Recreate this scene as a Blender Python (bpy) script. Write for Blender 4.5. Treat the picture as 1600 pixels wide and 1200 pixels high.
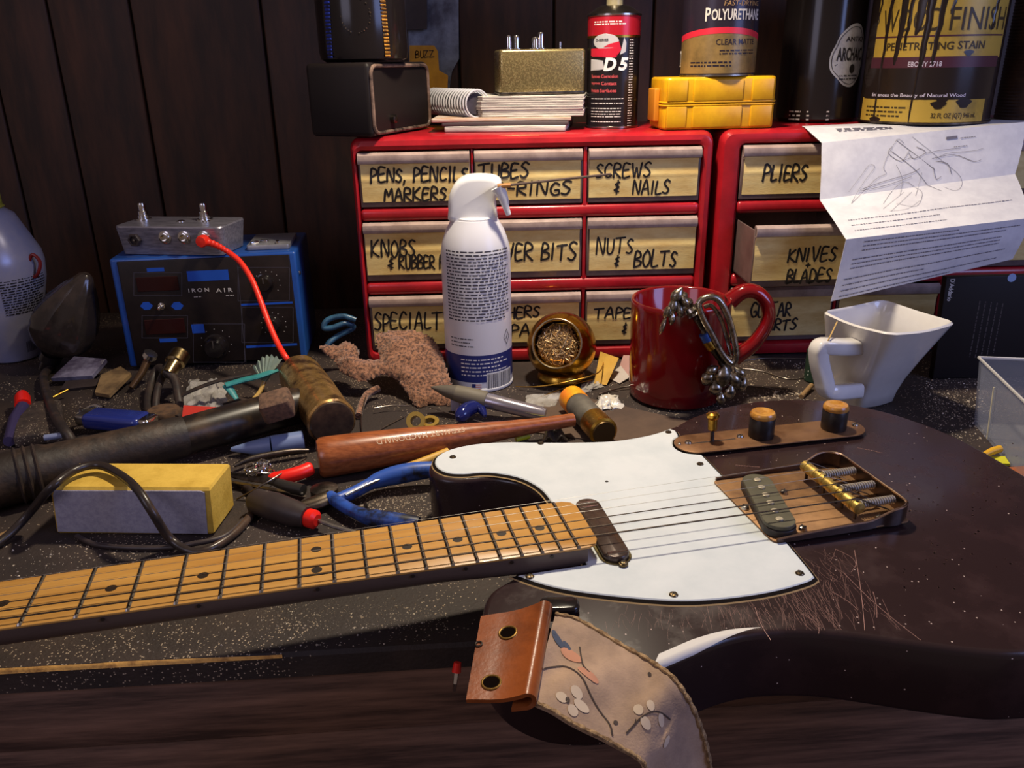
import bpy, bmesh, math, random
from mathutils import Matrix, Vector, noise as mnoise
random.seed(7)
for o in list(bpy.data.objects): bpy.data.objects.remove(o, do_unlink=True)
SC = bpy.context.scene
COL = SC.collection
PI = math.pi
def rad(a): return math.radians(a)

# ------------------------------------------------------------------ camera
CAM_H, PITCH, ROLL, FPX = 326.5, 0.37267, -0.017658, 1283.1       # mm, radians, focal length for a 1600 px wide frame
cam = bpy.data.cameras.new('camera'); cam_ob = bpy.data.objects.new('camera', cam); COL.objects.link(cam_ob)
cam.sensor_width = 36; cam.lens = 36*FPX/1600; cam.clip_start = 0.01
cam_ob.matrix_world = Matrix.Translation((0, 0, CAM_H/1000)) @ Matrix.Rotation(PI/2-PITCH, 4, 'X') @ Matrix.Rotation(ROLL, 4, 'Z')
SC.camera = cam_ob
# ------------------------------------------------------------------ world, lights, exposure
w = bpy.data.worlds.new('room'); SC.world = w; w.use_nodes = True
w.node_tree.nodes['Background'].inputs[0].default_value = (0.90, 0.66, 0.60, 1)
w.node_tree.nodes['Background'].inputs[1].default_value = 0.17
SC.view_settings.view_transform = 'Standard'; SC.view_settings.look = 'None'
SC.view_settings.gamma = 1; SC.view_settings.use_curve_mapping = False
SC.view_settings.exposure = 0.0
def aim(o, tgt):
    d = Vector(tgt)-o.location
    o.rotation_euler = d.to_track_quat('-Z', 'Y').to_euler()
def area(name, loc, tgt, size, power, color, sy=None):
    l = bpy.data.lights.new(name, 'AREA'); l.energy = power; l.color = color; l.size = size
    if sy: l.shape = 'RECTANGLE'; l.size_y = sy
    o = bpy.data.objects.new(name, l); COL.objects.link(o); o.location = loc; aim(o, tgt); return o
def spot(name, loc, tgt, power, color, ang, blend, rad_):
    l = bpy.data.lights.new(name, 'SPOT'); l.energy = power; l.color = color; l.spot_size = rad(ang); l.spot_blend = blend; l.shadow_soft_size = rad_
    o = bpy.data.objects.new(name, l); COL.objects.link(o); o.location = loc; aim(o, tgt); return o
spot('bench_lamp', (0.06, 0.76, 0.70), (0.12, 0.60, 0.0), 26, (1.0, 0.86, 0.66), 128, 0.8, 0.028)
area('window_daylight', (1.15, 0.0, 0.62), (0.35, 0.8, 0.1), 0.6, 6.8, (0.34, 0.46, 1.0), 0.6)
area('window_daylight_left', (-0.75, -0.15, 0.62), (-0.3, 0.7, 0.05), 0.5, 1.9, (0.70, 0.67, 0.92), 0.5)

# ------------------------------------------------------------------ pixel -> place helpers (calibrated on the guitar's fret spacing)
def ray(px, py):
    a, b = (px-800)/FPX, (600-py)/FPX
    cr, sr = math.cos(ROLL), math.sin(ROLL); u = cr*a-sr*b; v = sr*a+cr*b
    cp, sp = math.cos(PITCH), math.sin(PITCH)
    return Vector((u, cp+v*sp, -sp+v*cp))
C0 = Vector((0, 0, CAM_H))
def W(px, py, z=0.0): d = ray(px, py); return C0+d*((z-CAM_H)/d.z)      # on the level z
def V(px, py, y): d = ray(px, py); return C0+d*(y/d.y)                  # on the upright plane y
GX, GY, GTH = -422.45, 339.83, 0.2274                                    # guitar nut and heading
GM = Matrix.Translation((GX, GY, 0)) @ Matrix.Rotation(GTH, 4, 'Z')
def G(px, py, z): return GM.inverted() @ W(px, py, z)                    # in the guitar's own frame

# ------------------------------------------------------------------ mesh builder (millimetres, world coordinates)
MW = {}
def circ(n, r, a0=0.0): return [(r*math.cos(a0+2*PI*i/n), r*math.sin(a0+2*PI*i/n)) for i in range(n)]
def rrect(sx, sy, r, seg=4):
    r = min(r, sx/2-1e-3, sy/2-1e-3); pts = []
    for cx, cy, a in ((sx/2-r, sy/2-r, 0), (-sx/2+r, sy/2-r, 90), (-sx/2+r, -sy/2+r, 180), (sx/2-r, -sy/2+r, 270)):
        for i in range(seg+1):
            t = rad(a+90*i/seg); pts.append((cx+r*math.cos(t), cy+r*math.sin(t)))
    return pts
def smooth_path(pts, n=8, closed=False):
    P = [Vector(p) for p in pts]; out = []; m = len(P)
    rng = range(m if closed else m-1)
    for i in rng:
        if closed: a, b, c, d = P[(i-1) % m], P[i], P[(i+1) % m], P[(i+2) % m]
        else: a, b, c, d = P[max(i-1, 0)], P[i], P[i+1], P[min(i+2, m-1)]
        for k in range(n):
            t = k/n
            out.append(0.5*((2*b)+(c-a)*t+(2*a-5*b+4*c-d)*t*t+(3*b-a-3*c+d)*t**3))
    if not closed: out.append(P[-1])
    return out
def inset(pts, d):
    n = len(pts); out = []
    A = sum(pts[i][0]*pts[(i+1) % n][1]-pts[(i+1) % n][0]*pts[i][1] for i in range(n))
    s = 1 if A > 0 else -1
    for i in range(n):
        p, q, r = Vector(pts[i-1][:2]), Vector(pts[i][:2]), Vector(pts[(i+1) % n][:2])
        e1 = (q-p); e2 = (r-q)
        n1 = Vector((-e1.y, e1.x)).normalized()*s; n2 = Vector((-e2.y, e2.x)).normalized()*s
        m = (n1+n2)
        if m.length < 1e-6: m = n1
        m.normalize(); k = max(0.5, m.dot(n1))
        v = q+m*d/k; out.append((v.x, v.y))
    return out
class MB:
    def __init__(s, M=None): s.v = []; s.f = []; s.mi = []; s.M = M or Matrix(); s.c = 0
    def mat(s, i): s.c = i; return s
    def add(s, verts, faces, T=None):
        b = len(s.v); M = s.M @ T if T is not None else s.M
        s.v += [M @ Vector(p) for p in verts]
        s.f += [tuple(b+i for i in f) for f in faces]; s.mi += [s.c]*len(faces)
        return s
    def loft(s, rings, caps=(1, 1), T=None, closed=True):
        n = len(rings[0]); v = [p for r in rings for p in r]; f = []
        for k in range(len(rings)-1):
            for i in range(n if closed else n-1):
                j = (i+1) % n; f.append((k*n+i, k*n+j, (k+1)*n+j, (k+1)*n+i))
        if caps[0]: f.append(tuple(range(n))[::-1])
        if caps[1]: f.append(tuple((len(rings)-1)*n+i for i in range(n)))
        return s.add(v, f, T)
    def box(s, x0, x1, y0, y1, z0, z1, T=None):
        return s.loft([[(x0, y0, z), (x1, y0, z), (x1, y1, z), (x0, y1, z)] for z in (z0, z1)], T=T)
    def rbox(s, x0, x1, y0, y1, z0, z1, r=2, seg=3, rc=None, T=None):
        cx, cy = (x0+x1)/2, (y0+y1)/2; sx, sy = x1-x0, y1-y0; r = min(r, (z1-z0)/2-1e-3, sx/2-1e-3, sy/2-1e-3); rc = rc or r
        R = []
        for i in range(seg+1):
            t = PI/2*i/seg; d = r*(1-math.sin(t)); R.append((d, z0+r*(1-math.cos(t))))
        R += [(d, z0+z1-z) for d, z in reversed(R)]
        base = rrect(sx, sy, max(rc, r), 4)
        rings = []
        for d, z in R:
            o = rrect(sx-2*d, sy-2*d, max(max(rc, r)-d, .02), 4)
            rings.append([(cx+x, cy+y, z) for x, y in o])
        return s.loft(rings, T=T)
    def lathe(s, prof, n=32, T=None, caps=(1, 1)):
        return s.loft([[(r*math.cos(2*PI*i/n), r*math.sin(2*PI*i/n), z) for i in range(n)] for r, z in prof], caps, T)
    def prism(s, out, z0, z1, bev=0, T=None, seg=3):
        if not bev: return s.loft([[(p[0], p[1], z) for p in out] for z in (z0, z1)], T=T)
        rings = []
        for i in range(seg+1):
            t = PI/2*i/seg; rings.append((bev*(1-math.sin(t)), z0+bev*(1-math.cos(t))))
        rings += [(d, z0+z1-z) for d, z in reversed(rings)]
        return s.loft([[(p[0], p[1], z) for p in (inset(out, d) if d > 1e-6 else out)] for d, z in rings], T=T)
    def tube(s, path, r, n=10, caps=True, closed=False, T=None, flat=1.0, up=None, sq=0.0):
        P = [Vector(p) for p in path]; m = len(P); rr = r if isinstance(r, (list, tuple)) else [r]*m
        rings = []; nrm = None
        for i in range(m):
            if closed: t = P[(i+1) % m]-P[i-1]
            else: t = P[min(i+1, m-1)]-P[max(i-1, 0)]
            if t.length < 1e-9: t = Vector((0, 0, 1))
            t.normalize()
            if nrm is None:
                a = Vector(up) if up else (Vector((0, 0, 1)) if abs(t.z) < .9 else Vector((0, 1, 0)))
                nrm = (a-t*a.dot(t)).normalized()
            else:
                nrm = nrm-t*nrm.dot(t)
                if nrm.length < 1e-6: nrm = Vector((1, 0, 0))
                nrm.normalize()
            b = t.cross(nrm)
            cs = [(math.cos(2*PI*k/n), math.sin(2*PI*k/n)) for k in range(n)]
            if sq: cs = [(math.copysign(abs(x)**(1-sq), x), math.copysign(abs(y)**(1-sq), y)) for x, y in cs]
            rings.append([P[i]+nrm*(rr[i]*flat*x)+b*(rr[i]*y) for x, y in cs])
        if closed: rings.append(rings[0])
        return s.loft(rings, (caps and not closed, caps and not closed), T)
    def ball(s, c, r, n=14, m=8, sc=(1, 1, 1), T=None):
        pr = []
        for i in range(m+1):
            a = -PI/2+PI*i/m; pr.append((max(r*math.cos(a), 1e-3), r*math.sin(a)))
        TT = Matrix.Translation(c) @ Matrix.Diagonal((*sc, 1))
        return s.lathe(pr, n, T=(T @ TT if T is not None else TT))
    def grid(s, fn, nu, nv, T=None):
        v = [fn(i/nu, j/nv) for j in range(nv+1) for i in range(nu+1)]
        f = [(j*(nu+1)+i, j*(nu+1)+i+1, (j+1)*(nu+1)+i+1, (j+1)*(nu+1)+i) for j in range(nv) for i in range(nu)]
        return s.add(v, f, T)
    def sheet(s, fn, nu, nv, th):
        """a sheet with thickness th: fn(u,v) is its front, the back lies th behind along the normal"""
        P = [[Vector(fn(i/nu, j/nv)) for i in range(nu+1)] for j in range(nv+1)]
        N = [[None]*(nu+1) for _ in range(nv+1)]
        for j in range(nv+1):
            for i in range(nu+1):
                a = P[j][min(i+1, nu)]-P[j][max(i-1, 0)]; b = P[min(j+1, nv)][i]-P[max(j-1, 0)][i]
                n = a.cross(b); N[j][i] = n.normalized() if n.length > 1e-9 else Vector((0, 0, 1))
        if N[nv//2][nu//3].dot(s.M.inverted() @ C0-P[nv//2][nu//3]) < 0: th = -th
        v = [P[j][i] for j in range(nv+1) for i in range(nu+1)]+[P[j][i]-N[j][i]*th for j in range(nv+1) for i in range(nu+1)]
        K = (nu+1)*(nv+1); q = lambda i, j: j*(nu+1)+i; f = []
        for j in range(nv):
            for i in range(nu):
                f.append((q(i, j), q(i+1, j), q(i+1, j+1), q(i, j+1))); f.append((K+q(i, j), K+q(i, j+1), K+q(i+1, j+1), K+q(i+1, j)))
        for i in range(nu):
            f.append((q(i, 0), K+q(i, 0), K+q(i+1, 0), q(i+1, 0))); f.append((q(i, nv), q(i+1, nv), K+q(i+1, nv), K+q(i, nv)))
        for j in range(nv):
            f.append((q(0, j), q(0, j+1), K+q(0, j+1), K+q(0, j))); f.append((q(nu, j), K+q(nu, j), K+q(nu, j+1), q(nu, j+1)))
        return s.add(v, f)
    def build(s, name, mats, parent=None, ang=35, fix=True):
        if not isinstance(mats, (list, tuple)): mats = [mats]
        if parent is not None: PM = MW[parent.name]; Minv = PM.inverted()
        else:
            xs = [p.x for p in s.v]; ys = [p.y for p in s.v]; zs = [p.z for p in s.v]
            PM = Matrix.Translation(((min(xs)+max(xs))/2, (min(ys)+max(ys))/2, min(zs))); Minv = PM.inverted()
        me = bpy.data.meshes.new(name)
        me.from_pydata([tuple((Minv @ p)*0.001) for p in s.v], [], s.f)
        for m in mats: me.materials.append(m)
        for p, i in zip(me.polygons, s.mi): p.material_index = i; p.use_smooth = True
        if fix:
            bm = bmesh.new(); bm.from_mesh(me); bmesh.ops.recalc_face_normals(bm, faces=bm.faces); bm.to_mesh(me); bm.free()
        me.update(); me.set_sharp_from_angle(angle=rad(ang))
        o = bpy.data.objects.new(name, me); COL.objects.link(o)
        if parent is not None: o.parent = parent
        else: o.location = PM.translation*0.001
        MW[o.name] = PM
        return o
def tag(o, label=None, cat=None, group=None, kind=None):
    if label: o['label'] = label
    if cat: o['category'] = cat
    if group: o['group'] = group
    if kind: o['kind'] = kind
    return o
def thing(name, label, cat, loc, rz=0.0, group=None):
    o = bpy.data.objects.new(name, None); COL.objects.link(o); o.empty_display_size = .02
    o.location = Vector(loc)*0.001; o.rotation_euler = (0, 0, rz)
    MW[o.name] = Matrix.Translation(loc) @ Matrix.Rotation(rz, 4, 'Z')
    return tag(o, label, cat, group)
def LM(o): return MW[o.name]
def frame(origin, zdir, xdir=(1, 0, 0)):
    z = Vector(zdir).normalized(); x = Vector(xdir); x = (x-z*x.dot(z)).normalized(); y = z.cross(x)
    M = Matrix((x, y, z)).transposed().to_4x4(); M.translation = Vector(origin); return M

# ------------------------------------------------------------------ lettering
_tc = {}
def text2d(s, size=10, off=0.0, align='CENTER', shear=0.0, sp=1.0):
    k = (s, off, align, shear, sp)
    if k not in _tc:
        cu = bpy.data.curves.new('lettering', 'FONT'); cu.body = s; cu.size = 1; cu.align_x = align; cu.resolution_u = 3; cu.offset = off; cu.shear = shear; cu.space_character = sp
        ob = bpy.data.objects.new('lettering', cu); COL.objects.link(ob)
        dg = bpy.context.evaluated_depsgraph_get(); dg.update()
        me = bpy.data.meshes.new_from_object(ob.evaluated_get(dg))
        _tc[k] = ([(v.co.x, v.co.y) for v in me.vertices], [tuple(p.vertices) for p in me.polygons])
        bpy.data.objects.remove(ob); bpy.data.curves.remove(cu); bpy.data.meshes.remove(me)
    v, f = _tc[k]
    return [(x*size, y*size) for x, y in v], f
def put_text(mb, s, size, fn, x=0, y=0, sx=1.0, **kw):
    v, f = text2d(s, size, **kw)
    mb.add([fn(x+a*sx, y+b) for a, b in v], f)
def fit_text(mb, s, w_, h_, fn, x=0, y=0, **kw):
    """text stretched to the width w_ and cap height h_, lower left corner at x, y"""
    v, f = text2d(s, 1, align='LEFT', **kw)
    if not v: return
    x0, x1 = min(p[0] for p in v), max(p[0] for p in v); y0, y1 = min(p[1] for p in v), max(p[1] for p in v)
    mb.add([fn(x+(a-x0)/(x1-x0)*w_, y+(b-y0)/(y1-y0)*h_) for a, b in v], f)
HW = {'Y': [[(0, 1), (.3, .5)], [(.62, 1), (.22, 0)]], 'Z': [[(0, 1), (.6, .97), (.02, .02), (.62, .05)]], 'A': [[(0, 0), (.36, 1), (.7, 0)], [(.12, .36), (.6, .4)]], 'B': [[(0, 0), (.05, 1), (.46, .93), (.5, .7), (.08, .52), (.56, .4), (.54, .1), (0, 0)]],
'C': [[(.62, .84), (.36, 1), (.06, .6), (.1, .15), (.36, 0), (.64, .12)]], 'D': [[(.05, 0), (.06, 1), (.5, .8), (.62, .4), (.4, .05), (0, 0)]],
'E': [[(.55, .95), (.05, .98), (0, .02), (.57, .06)], [(.03, .5), (.45, .54)]], 'F': [[(.6, .97), (.05, .98), (0, 0)], [(.03, .5), (.45, .52)]],
'G': [[(.6, .86), (.3, 1), (.02, .5), (.25, 0), (.6, .1), (.6, .42), (.34, .42)]], 'H': [[(.02, 0), (.04, 1)], [(.62, 0), (.6, 1)], [(.03, .5), (.6, .52)]],
'I': [[(.1, 0), (.12, 1)]], 'J': [[(.5, 1), (.5, .2), (.25, 0), (.02, .2)], [(.2, 1), (.72, 1)]], 'K': [[(0, 0), (.03, 1)], [(.56, 1), (.05, .45), (.64, 0)]],
'L': [[(.05, 1), (0, .03), (.52, .06)]], 'M': [[(0, 0), (.1, 1), (.4, .4), (.72, 1), (.8, 0)]], 'N': [[(0, 0), (.06, 1), (.58, .02), (.64, 1)]],
'O': [[(.3, 1), (.04, .7), (.08, .2), (.34, 0), (.62, .3), (.56, .8), (.3, 1)]], 'P': [[(0, 0), (.05, 1), (.5, .92), (.55, .62), (.05, .45)]],
'R': [[(0, 0), (.05, 1), (.5, .92), (.54, .62), (.05, .47), (.62, 0)]], 'S': [[(.56, .88), (.3, 1), (.06, .76), (.3, .54), (.54, .28), (.3, 0), (0, .1)]],
'T': [[(.34, 0), (.36, .98)], [(-.04, .95), (.76, 1)]], 'U': [[(.02, 1), (.05, .2), (.3, 0), (.56, .2), (.6, 1)]], 'V': [[(0, 1), (.3, 0), (.62, 1)]],
'W': [[(0, 1), (.2, 0), (.42, .7), (.62, 0), (.86, 1)]], '&': [[(.34, .9), (.12, .72), (.34, .5), (.06, .26), (.36, .1)], [(.22, 1.05), (.22, -.05)]],
'+': [[(.25, .2), (.25, .8)], [(.02, .5), (.5, .5)]], '-': [[(.05, .5), (.45, .5)]], ',': [[(.12, .1), (.02, -.2)]], ' ': []}
def handwrite(mb, s, x, y, h, fn, wd=2.2, wide=1.0, slant=.08, jit=.04, rnd=random):
    def blob(p, r): mb.add([fn(p[0]+r*math.cos(2*PI*k/8), p[1]+r*math.sin(2*PI*k/8)) for k in range(8)], [tuple(range(8))])
    cx = x
    for ch in s:
        hh = h*(1+rnd.uniform(-.08, .08)); dy = rnd.uniform(-.04, .04)*h; mx = .3
        for st in HW[ch]:
            P = [(cx+(a+slant*b+rnd.uniform(-jit, jit)*.5)*hh*wide, y+dy+(b+rnd.uniform(-jit, jit))*hh) for a, b in st]
            mx = max([mx]+[a for a, b in st])
            sm = smooth_path([(p[0], p[1], 0) for p in P], 3) if len(P) > 2 else [Vector((*P[0], 0)).lerp(Vector((*P[1], 0)), q/5) for q in range(6)]
            sm = [x_ for p, q in zip(sm, sm[1:]) for x_ in (p, p.lerp(q, .5))]+[sm[-1]]
            for i in range(len(sm)-1):
                a, b = sm[i], sm[i+1]; d = (b-a)
                if d.length < 1e-6: continue
                nn = Vector((-d.y, d.x, 0)).normalized()*(wd/2)
                mb.add([fn(*(a+nn).xy), fn(*(a-nn).xy), fn(*(b-nn).xy), fn(*(b+nn).xy)], [(0, 1, 2, 3)])
            for p in sm: blob((p.x, p.y), wd/2)
        cx += (mx+.2)*hh*wide
    return cx
def fillrows(mb, pts, fn, ny=14, nx=12):
    """fills an outline whose every row is one span, finely enough to follow a curved surface"""
    ys = [p[1] for p in pts]; y0, y1 = min(ys), max(ys); rows = []; n = len(pts)
    for j in range(ny+1):
        y = y0+(y1-y0)*min(max(j/ny, .004), .996); xs = []
        for i in range(n):
            (xa, ya), (xb, yb) = pts[i][:2], pts[(i+1) % n][:2]
            if (ya > y) != (yb > y): xs.append(xa+(xb-xa)*(y-ya)/(yb-ya))
        if xs: rows.append((y, min(xs), max(xs)))
    for (ya, l0, r0), (yb, l1, r1) in zip(rows, rows[1:]):
        for k in range(nx):
            t, u = k/nx, (k+1)/nx; mb.add([fn(l0+(r0-l0)*t, ya), fn(l0+(r0-l0)*u, ya), fn(l1+(r1-l1)*u, yb), fn(l1+(r1-l1)*t, yb)], [(0, 1, 2, 3)])
def line2d(mb, pts, wd, fn):
    for a, b in zip(pts, pts[1:]):
        a, b = Vector(a), Vector(b); d = b-a
        if d.length < 1e-6: continue
        n = Vector((-d.y, d.x)).normalized()*(wd/2); e = d.normalized()*(wd/2)
        a, b = a-e, b+e
        mb.add([fn(*(a+n)), fn(*(a-n)), fn(*(b-n)), fn(*(b+n))], [(0, 1, 2, 3)])
def smudge_lines(mb, x0, x1, y0, y1, n, h, fn, rnd=random, ragged=.2, step=14):
    """rows of word-sized dashes standing for print too small to read"""
    for k in range(n):
        y = y1-(y1-y0)*(k+.5)/n; x = x0; xe = x1-rnd.random()*ragged*(x1-x0)*(rnd.random() < .4)
        while x < xe:
            L = min(rnd.choice((1.2, 2, 2.6, 3.4, 4.6))*h, xe-x)
            m = max(1, int(L/step)+1)
            for q in range(m):
                a, b = x+L*q/m, x+L*(q+1)/m
                mb.add([fn(a, y-h/2), fn(b, y-h/2), fn(b, y+h/2), fn(a, y+h/2)], [(0, 1, 2, 3)])
            x += L+h*rnd.uniform(.7, 1.3)

# ------------------------------------------------------------------ materials
def lin(c):
    if isinstance(c, str):
        c = c.lstrip('#'); c = [int(c[i:i+2], 16)/255 for i in (0, 2, 4)]
        c = [x/12.92 if x <= .04045 else ((x+.055)/1.055)**2.4 for x in c]
    return (*c[:3], 1)
def mat(name, c, r=.5, m=0., c2=None, sc=40, lo=.4, hi=.65, det=5, st=(1, 1, 1), bump=0., bsc=None, coat=0., tr=0., ior=1.45, spec=.5, r2=None, sheen=0.):
    M = bpy.data.materials.new(name); M.use_nodes = True; N = M.node_tree.nodes; L = M.node_tree.links; B = N['Principled BSDF']
    B.inputs['Base Color'].default_value = lin(c); B.inputs['Roughness'].default_value = r; B.inputs['Metallic'].default_value = m
    B.inputs['Coat Weight'].default_value = coat; B.inputs['Coat Roughness'].default_value = .08; B.inputs['Transmission Weight'].default_value = tr; B.inputs['IOR'].default_value = ior
    B.inputs['Specular IOR Level'].default_value = spec
    if sheen: B.inputs['Sheen Weight'].default_value = sheen
    if c2 is not None or bump:
        tc = N.new('ShaderNodeTexCoord'); mp = N.new('ShaderNodeMapping'); mp.inputs['Scale'].default_value = st; L.new(tc.outputs['Object'], mp.inputs['Vector'])
    if c2 is not None:
        nz = N.new('ShaderNodeTexNoise'); nz.inputs['Scale'].default_value = sc; nz.inputs['Detail'].default_value = det; nz.inputs['Roughness'].default_value = .65
        L.new(mp.outputs[0], nz.inputs['Vector'])
        cr = N.new('ShaderNodeValToRGB'); e = cr.color_ramp.elements; e[0].position = lo; e[0].color = lin(c); e[1].position = hi; e[1].color = lin(c2)
        L.new(nz.outputs[0], cr.inputs[0]); L.new(cr.outputs[0], B.inputs['Base Color'])
        if r2 is not None:
            mr = N.new('ShaderNodeMapRange'); mr.inputs[1].default_value = lo; mr.inputs[2].default_value = hi; mr.inputs[3].default_value = r; mr.inputs[4].default_value = r2
            L.new(nz.outputs[0], mr.inputs[0]); L.new(mr.outputs[0], B.inputs['Roughness'])
    if bump:
        n2 = N.new('ShaderNodeTexNoise'); n2.inputs['Scale'].default_value = bsc or sc; n2.inputs['Detail'].default_value = 5; L.new(mp.outputs[0], n2.inputs['Vector'])
        bp = N.new('ShaderNodeBump'); bp.inputs['Strength'].default_value = bump; bp.inputs['Distance'].default_value = .001; L.new(n2.outputs[0], bp.inputs['Height']); L.new(bp.outputs[0], B.inputs['Normal'])
    return M
def speckle(M, base_c, spk, sc=900, thr=.06, amount_sc=9, nlo=.42, nhi=.62):
    """adds small pale grains over a material's colour, thicker in some places"""
    N = M.node_tree.nodes; L = M.node_tree.links; B = N['Principled BSDF']
    src = B.inputs['Base Color'].links[0].from_socket if B.inputs['Base Color'].links else None
    tc = N.new('ShaderNodeTexCoord'); vo = N.new('ShaderNodeTexVoronoi'); vo.inputs['Scale'].default_value = sc; L.new(tc.outputs['Object'], vo.inputs['Vector'])
    sep = N.new('ShaderNodeSeparateColor'); L.new(vo.outputs['Color'], sep.inputs[0])
    nz = N.new('ShaderNodeTexNoise'); nz.inputs['Scale'].default_value = amount_sc; nz.inputs['Detail'].default_value = 4; L.new(tc.outputs['Object'], nz.inputs['Vector'])
    mr = N.new('ShaderNodeMapRange'); mr.inputs[1].default_value = nlo; mr.inputs[2].default_value = nhi; mr.inputs[3].default_value = .0; mr.inputs[4].default_value = thr; L.new(nz.outputs[0], mr.inputs[0])
    a = N.new('ShaderNodeMath'); a.operation = 'LESS_THAN'; L.new(sep.outputs[0], a.inputs[0]); L.new(mr.outputs[0], a.inputs[1])
    b = N.new('ShaderNodeMath'); b.operation = 'LESS_THAN'; L.new(vo.outputs['Distance'], b.inputs[0]); b.inputs[1].default_value = .42
    c = N.new('ShaderNodeMath'); c.operation = 'MULTIPLY'; L.new(a.outputs[0], c.inputs[0]); L.new(b.outputs[0], c.inputs[1])
    mx = N.new('ShaderNodeMix'); mx.data_type = 'RGBA'; L.new(c.outputs[0], mx.inputs[0])
    if src: L.new(src, mx.inputs[6])
    else: mx.inputs[6].default_value = lin(base_c)
    mx.inputs[7].default_value = lin(spk); L.new(mx.outputs[2], B.inputs['Base Color'])
    return M
# ------------------------------------------------------------------ shared materials
BLACK = mat('black_plastic', '#332a29', .45, c2='#3d3331', sc=60)
BLACKG = mat('black_gloss', '#1d1818', .16)
RUBBER = mat('black_rubber', '#2b2422', .5, c2='#46372d', sc=60, lo=.42, hi=.7, bump=.2)
STEEL = mat('worn_steel', '#a8a29a', .3, 1, c2='#6e6660', sc=120, r2=.5)
CHROME = mat('bright_metal', '#d8d4cc', .16, 1)
DSTEEL = mat('dark_steel', '#6b625b', .38, 1, c2='#3d3632', sc=90)
BRASS = mat('brass', '#c79a3c', .24, 1, c2='#8e6a2a', sc=80, r2=.42)
RED = mat('red_plastic', '#a81a24', .3, c2='#8f141d', sc=30, coat=.3)
REDB = mat('bright_red', '#ee2418', .35)
WHITE = mat('white_plastic', '#e6e4e0', .3)
INK = mat('black_ink', '#1d1817', .6)
PAPER = mat('white_paper', '#cfcdd0', .8, c2='#c2c0c5', sc=60)
YEL = mat('yellow_plastic', '#e0a714', .35, c2='#c98f0e', sc=30, bump=.05)
BLUEH = mat('blue_grip', '#2f56ac', .42, c2='#191c2a', sc=24, lo=.48, hi=.6)

# ------------------------------------------------------------------ setting: wall, floor, workbench
def wood_dark(name, c, c2, st, sc, r=.6, bump=.3): return mat(name, c, r, c2=c2, sc=sc, st=st, lo=.38, hi=.7, bump=bump)
wallm = wood_dark('dark_wall_panelling', '#34241b', '#543524', (6, 6, 1.1), 6, .6)
groovem = mat('groove_shadow_paint', '#1c1514', .8)
mb = MB(); WY = 1150
edges = [-1500, -1290, -1120, -905, -760, -668, -583, -478, -312, -200, -62, 62, 190, 300, 450, 560, 700, 880, 1010, 1200, 1350, 1500]
for a, b in zip(edges, edges[1:]): mb.rbox(a+1.5, b-1.5, WY, WY+12, -900, 1500, 2.5, 2)
mb.mat(1).box(-1500, 1500, WY+8, WY+30, -900, 1500)
wall = tag(mb.build('wall_back', [wallm, groovem]), kind='structure')
mb = MB(); mb.box(-1500, 1500, -1200, WY+30, -930, -900)
tag(mb.build('floor', mat('dark_floor', '#2c2422', .8, c2='#3a2e2a', sc=8)), kind='structure')

benchm = speckle(mat('dusty_bench_top', '#2d2421', .7, c2='#4a3b33', sc=9, lo=.45, hi=.8, bump=.55, bsc=420), '#2d2421', '#a8957f', 800, .2, 12, .42, .66)
wornm = mat('worn_bare_edge', '#e8b05c', .75, c2='#a87840', sc=160, lo=.45, hi=.68, bump=.6)
aprm = mat('bench_apron_wood', '#45322a', .6, c2='#8d6a58', sc=9, st=(1, 1, 13), lo=.36, hi=.72, det=9, bump=.5)
B0, BS = 406.9, .060                                          # the bench's front edge: y = B0 + BS*x
def by(x): return B0+BS*x
bench = thing('workbench', 'dark dusty wooden workbench with a worn bare front edge', 'workbench', (0, 700, -900))
mb = MB(); pl = lambda d, x0=-1150, x1=1150: [(x0, by(x0)+d), (x1, by(x1)+d), (x1, WY-4), (x0, WY-4)]
mb.loft([[(*p, z) for p in pl(d)] for d, z in ((0, -17), (0, -2.2), (2.2, 0))])
mb.build('top', benchm, bench)
mb = MB(); rs = random.Random(3); n = 220
def edge_strip(u, v):
    x = -700+u*560; k = mnoise.noise(Vector((x*.03, 3.3, 0))); wv = 2.6+1.1*k
    if x > -240: wv *= max(.04, 1-(x+240)/100)
    t = v; return (x, by(x)-.25+t*wv*.8-.05, -2.4+2.5*min(1, t*1.25))
mb.grid(edge_strip, n, 3); mb.build('worn_edge', wornm, bench)
mb = MB(); R3 = Matrix.Translation((0, B0, 0)) @ Matrix.Rotation(math.atan(BS), 4, 'Z')
mb.M = R3; mb.rbox(-1150, 1150, 2, 26, -64, -17.5, 2, 2); mb.rbox(-1150, 1150, 4, 26, -150, -65, 2, 2); mb.build('apron', aprm, bench)
for sx in (-1, 1):
    for sy in (by(sx*1050)+60, 1090):
        mb = MB(); mb.rbox(sx*1050-40, sx*1050+40, sy-40, sy+40, -900, -17.5, 3); mb.build('leg', aprm, bench)

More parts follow.
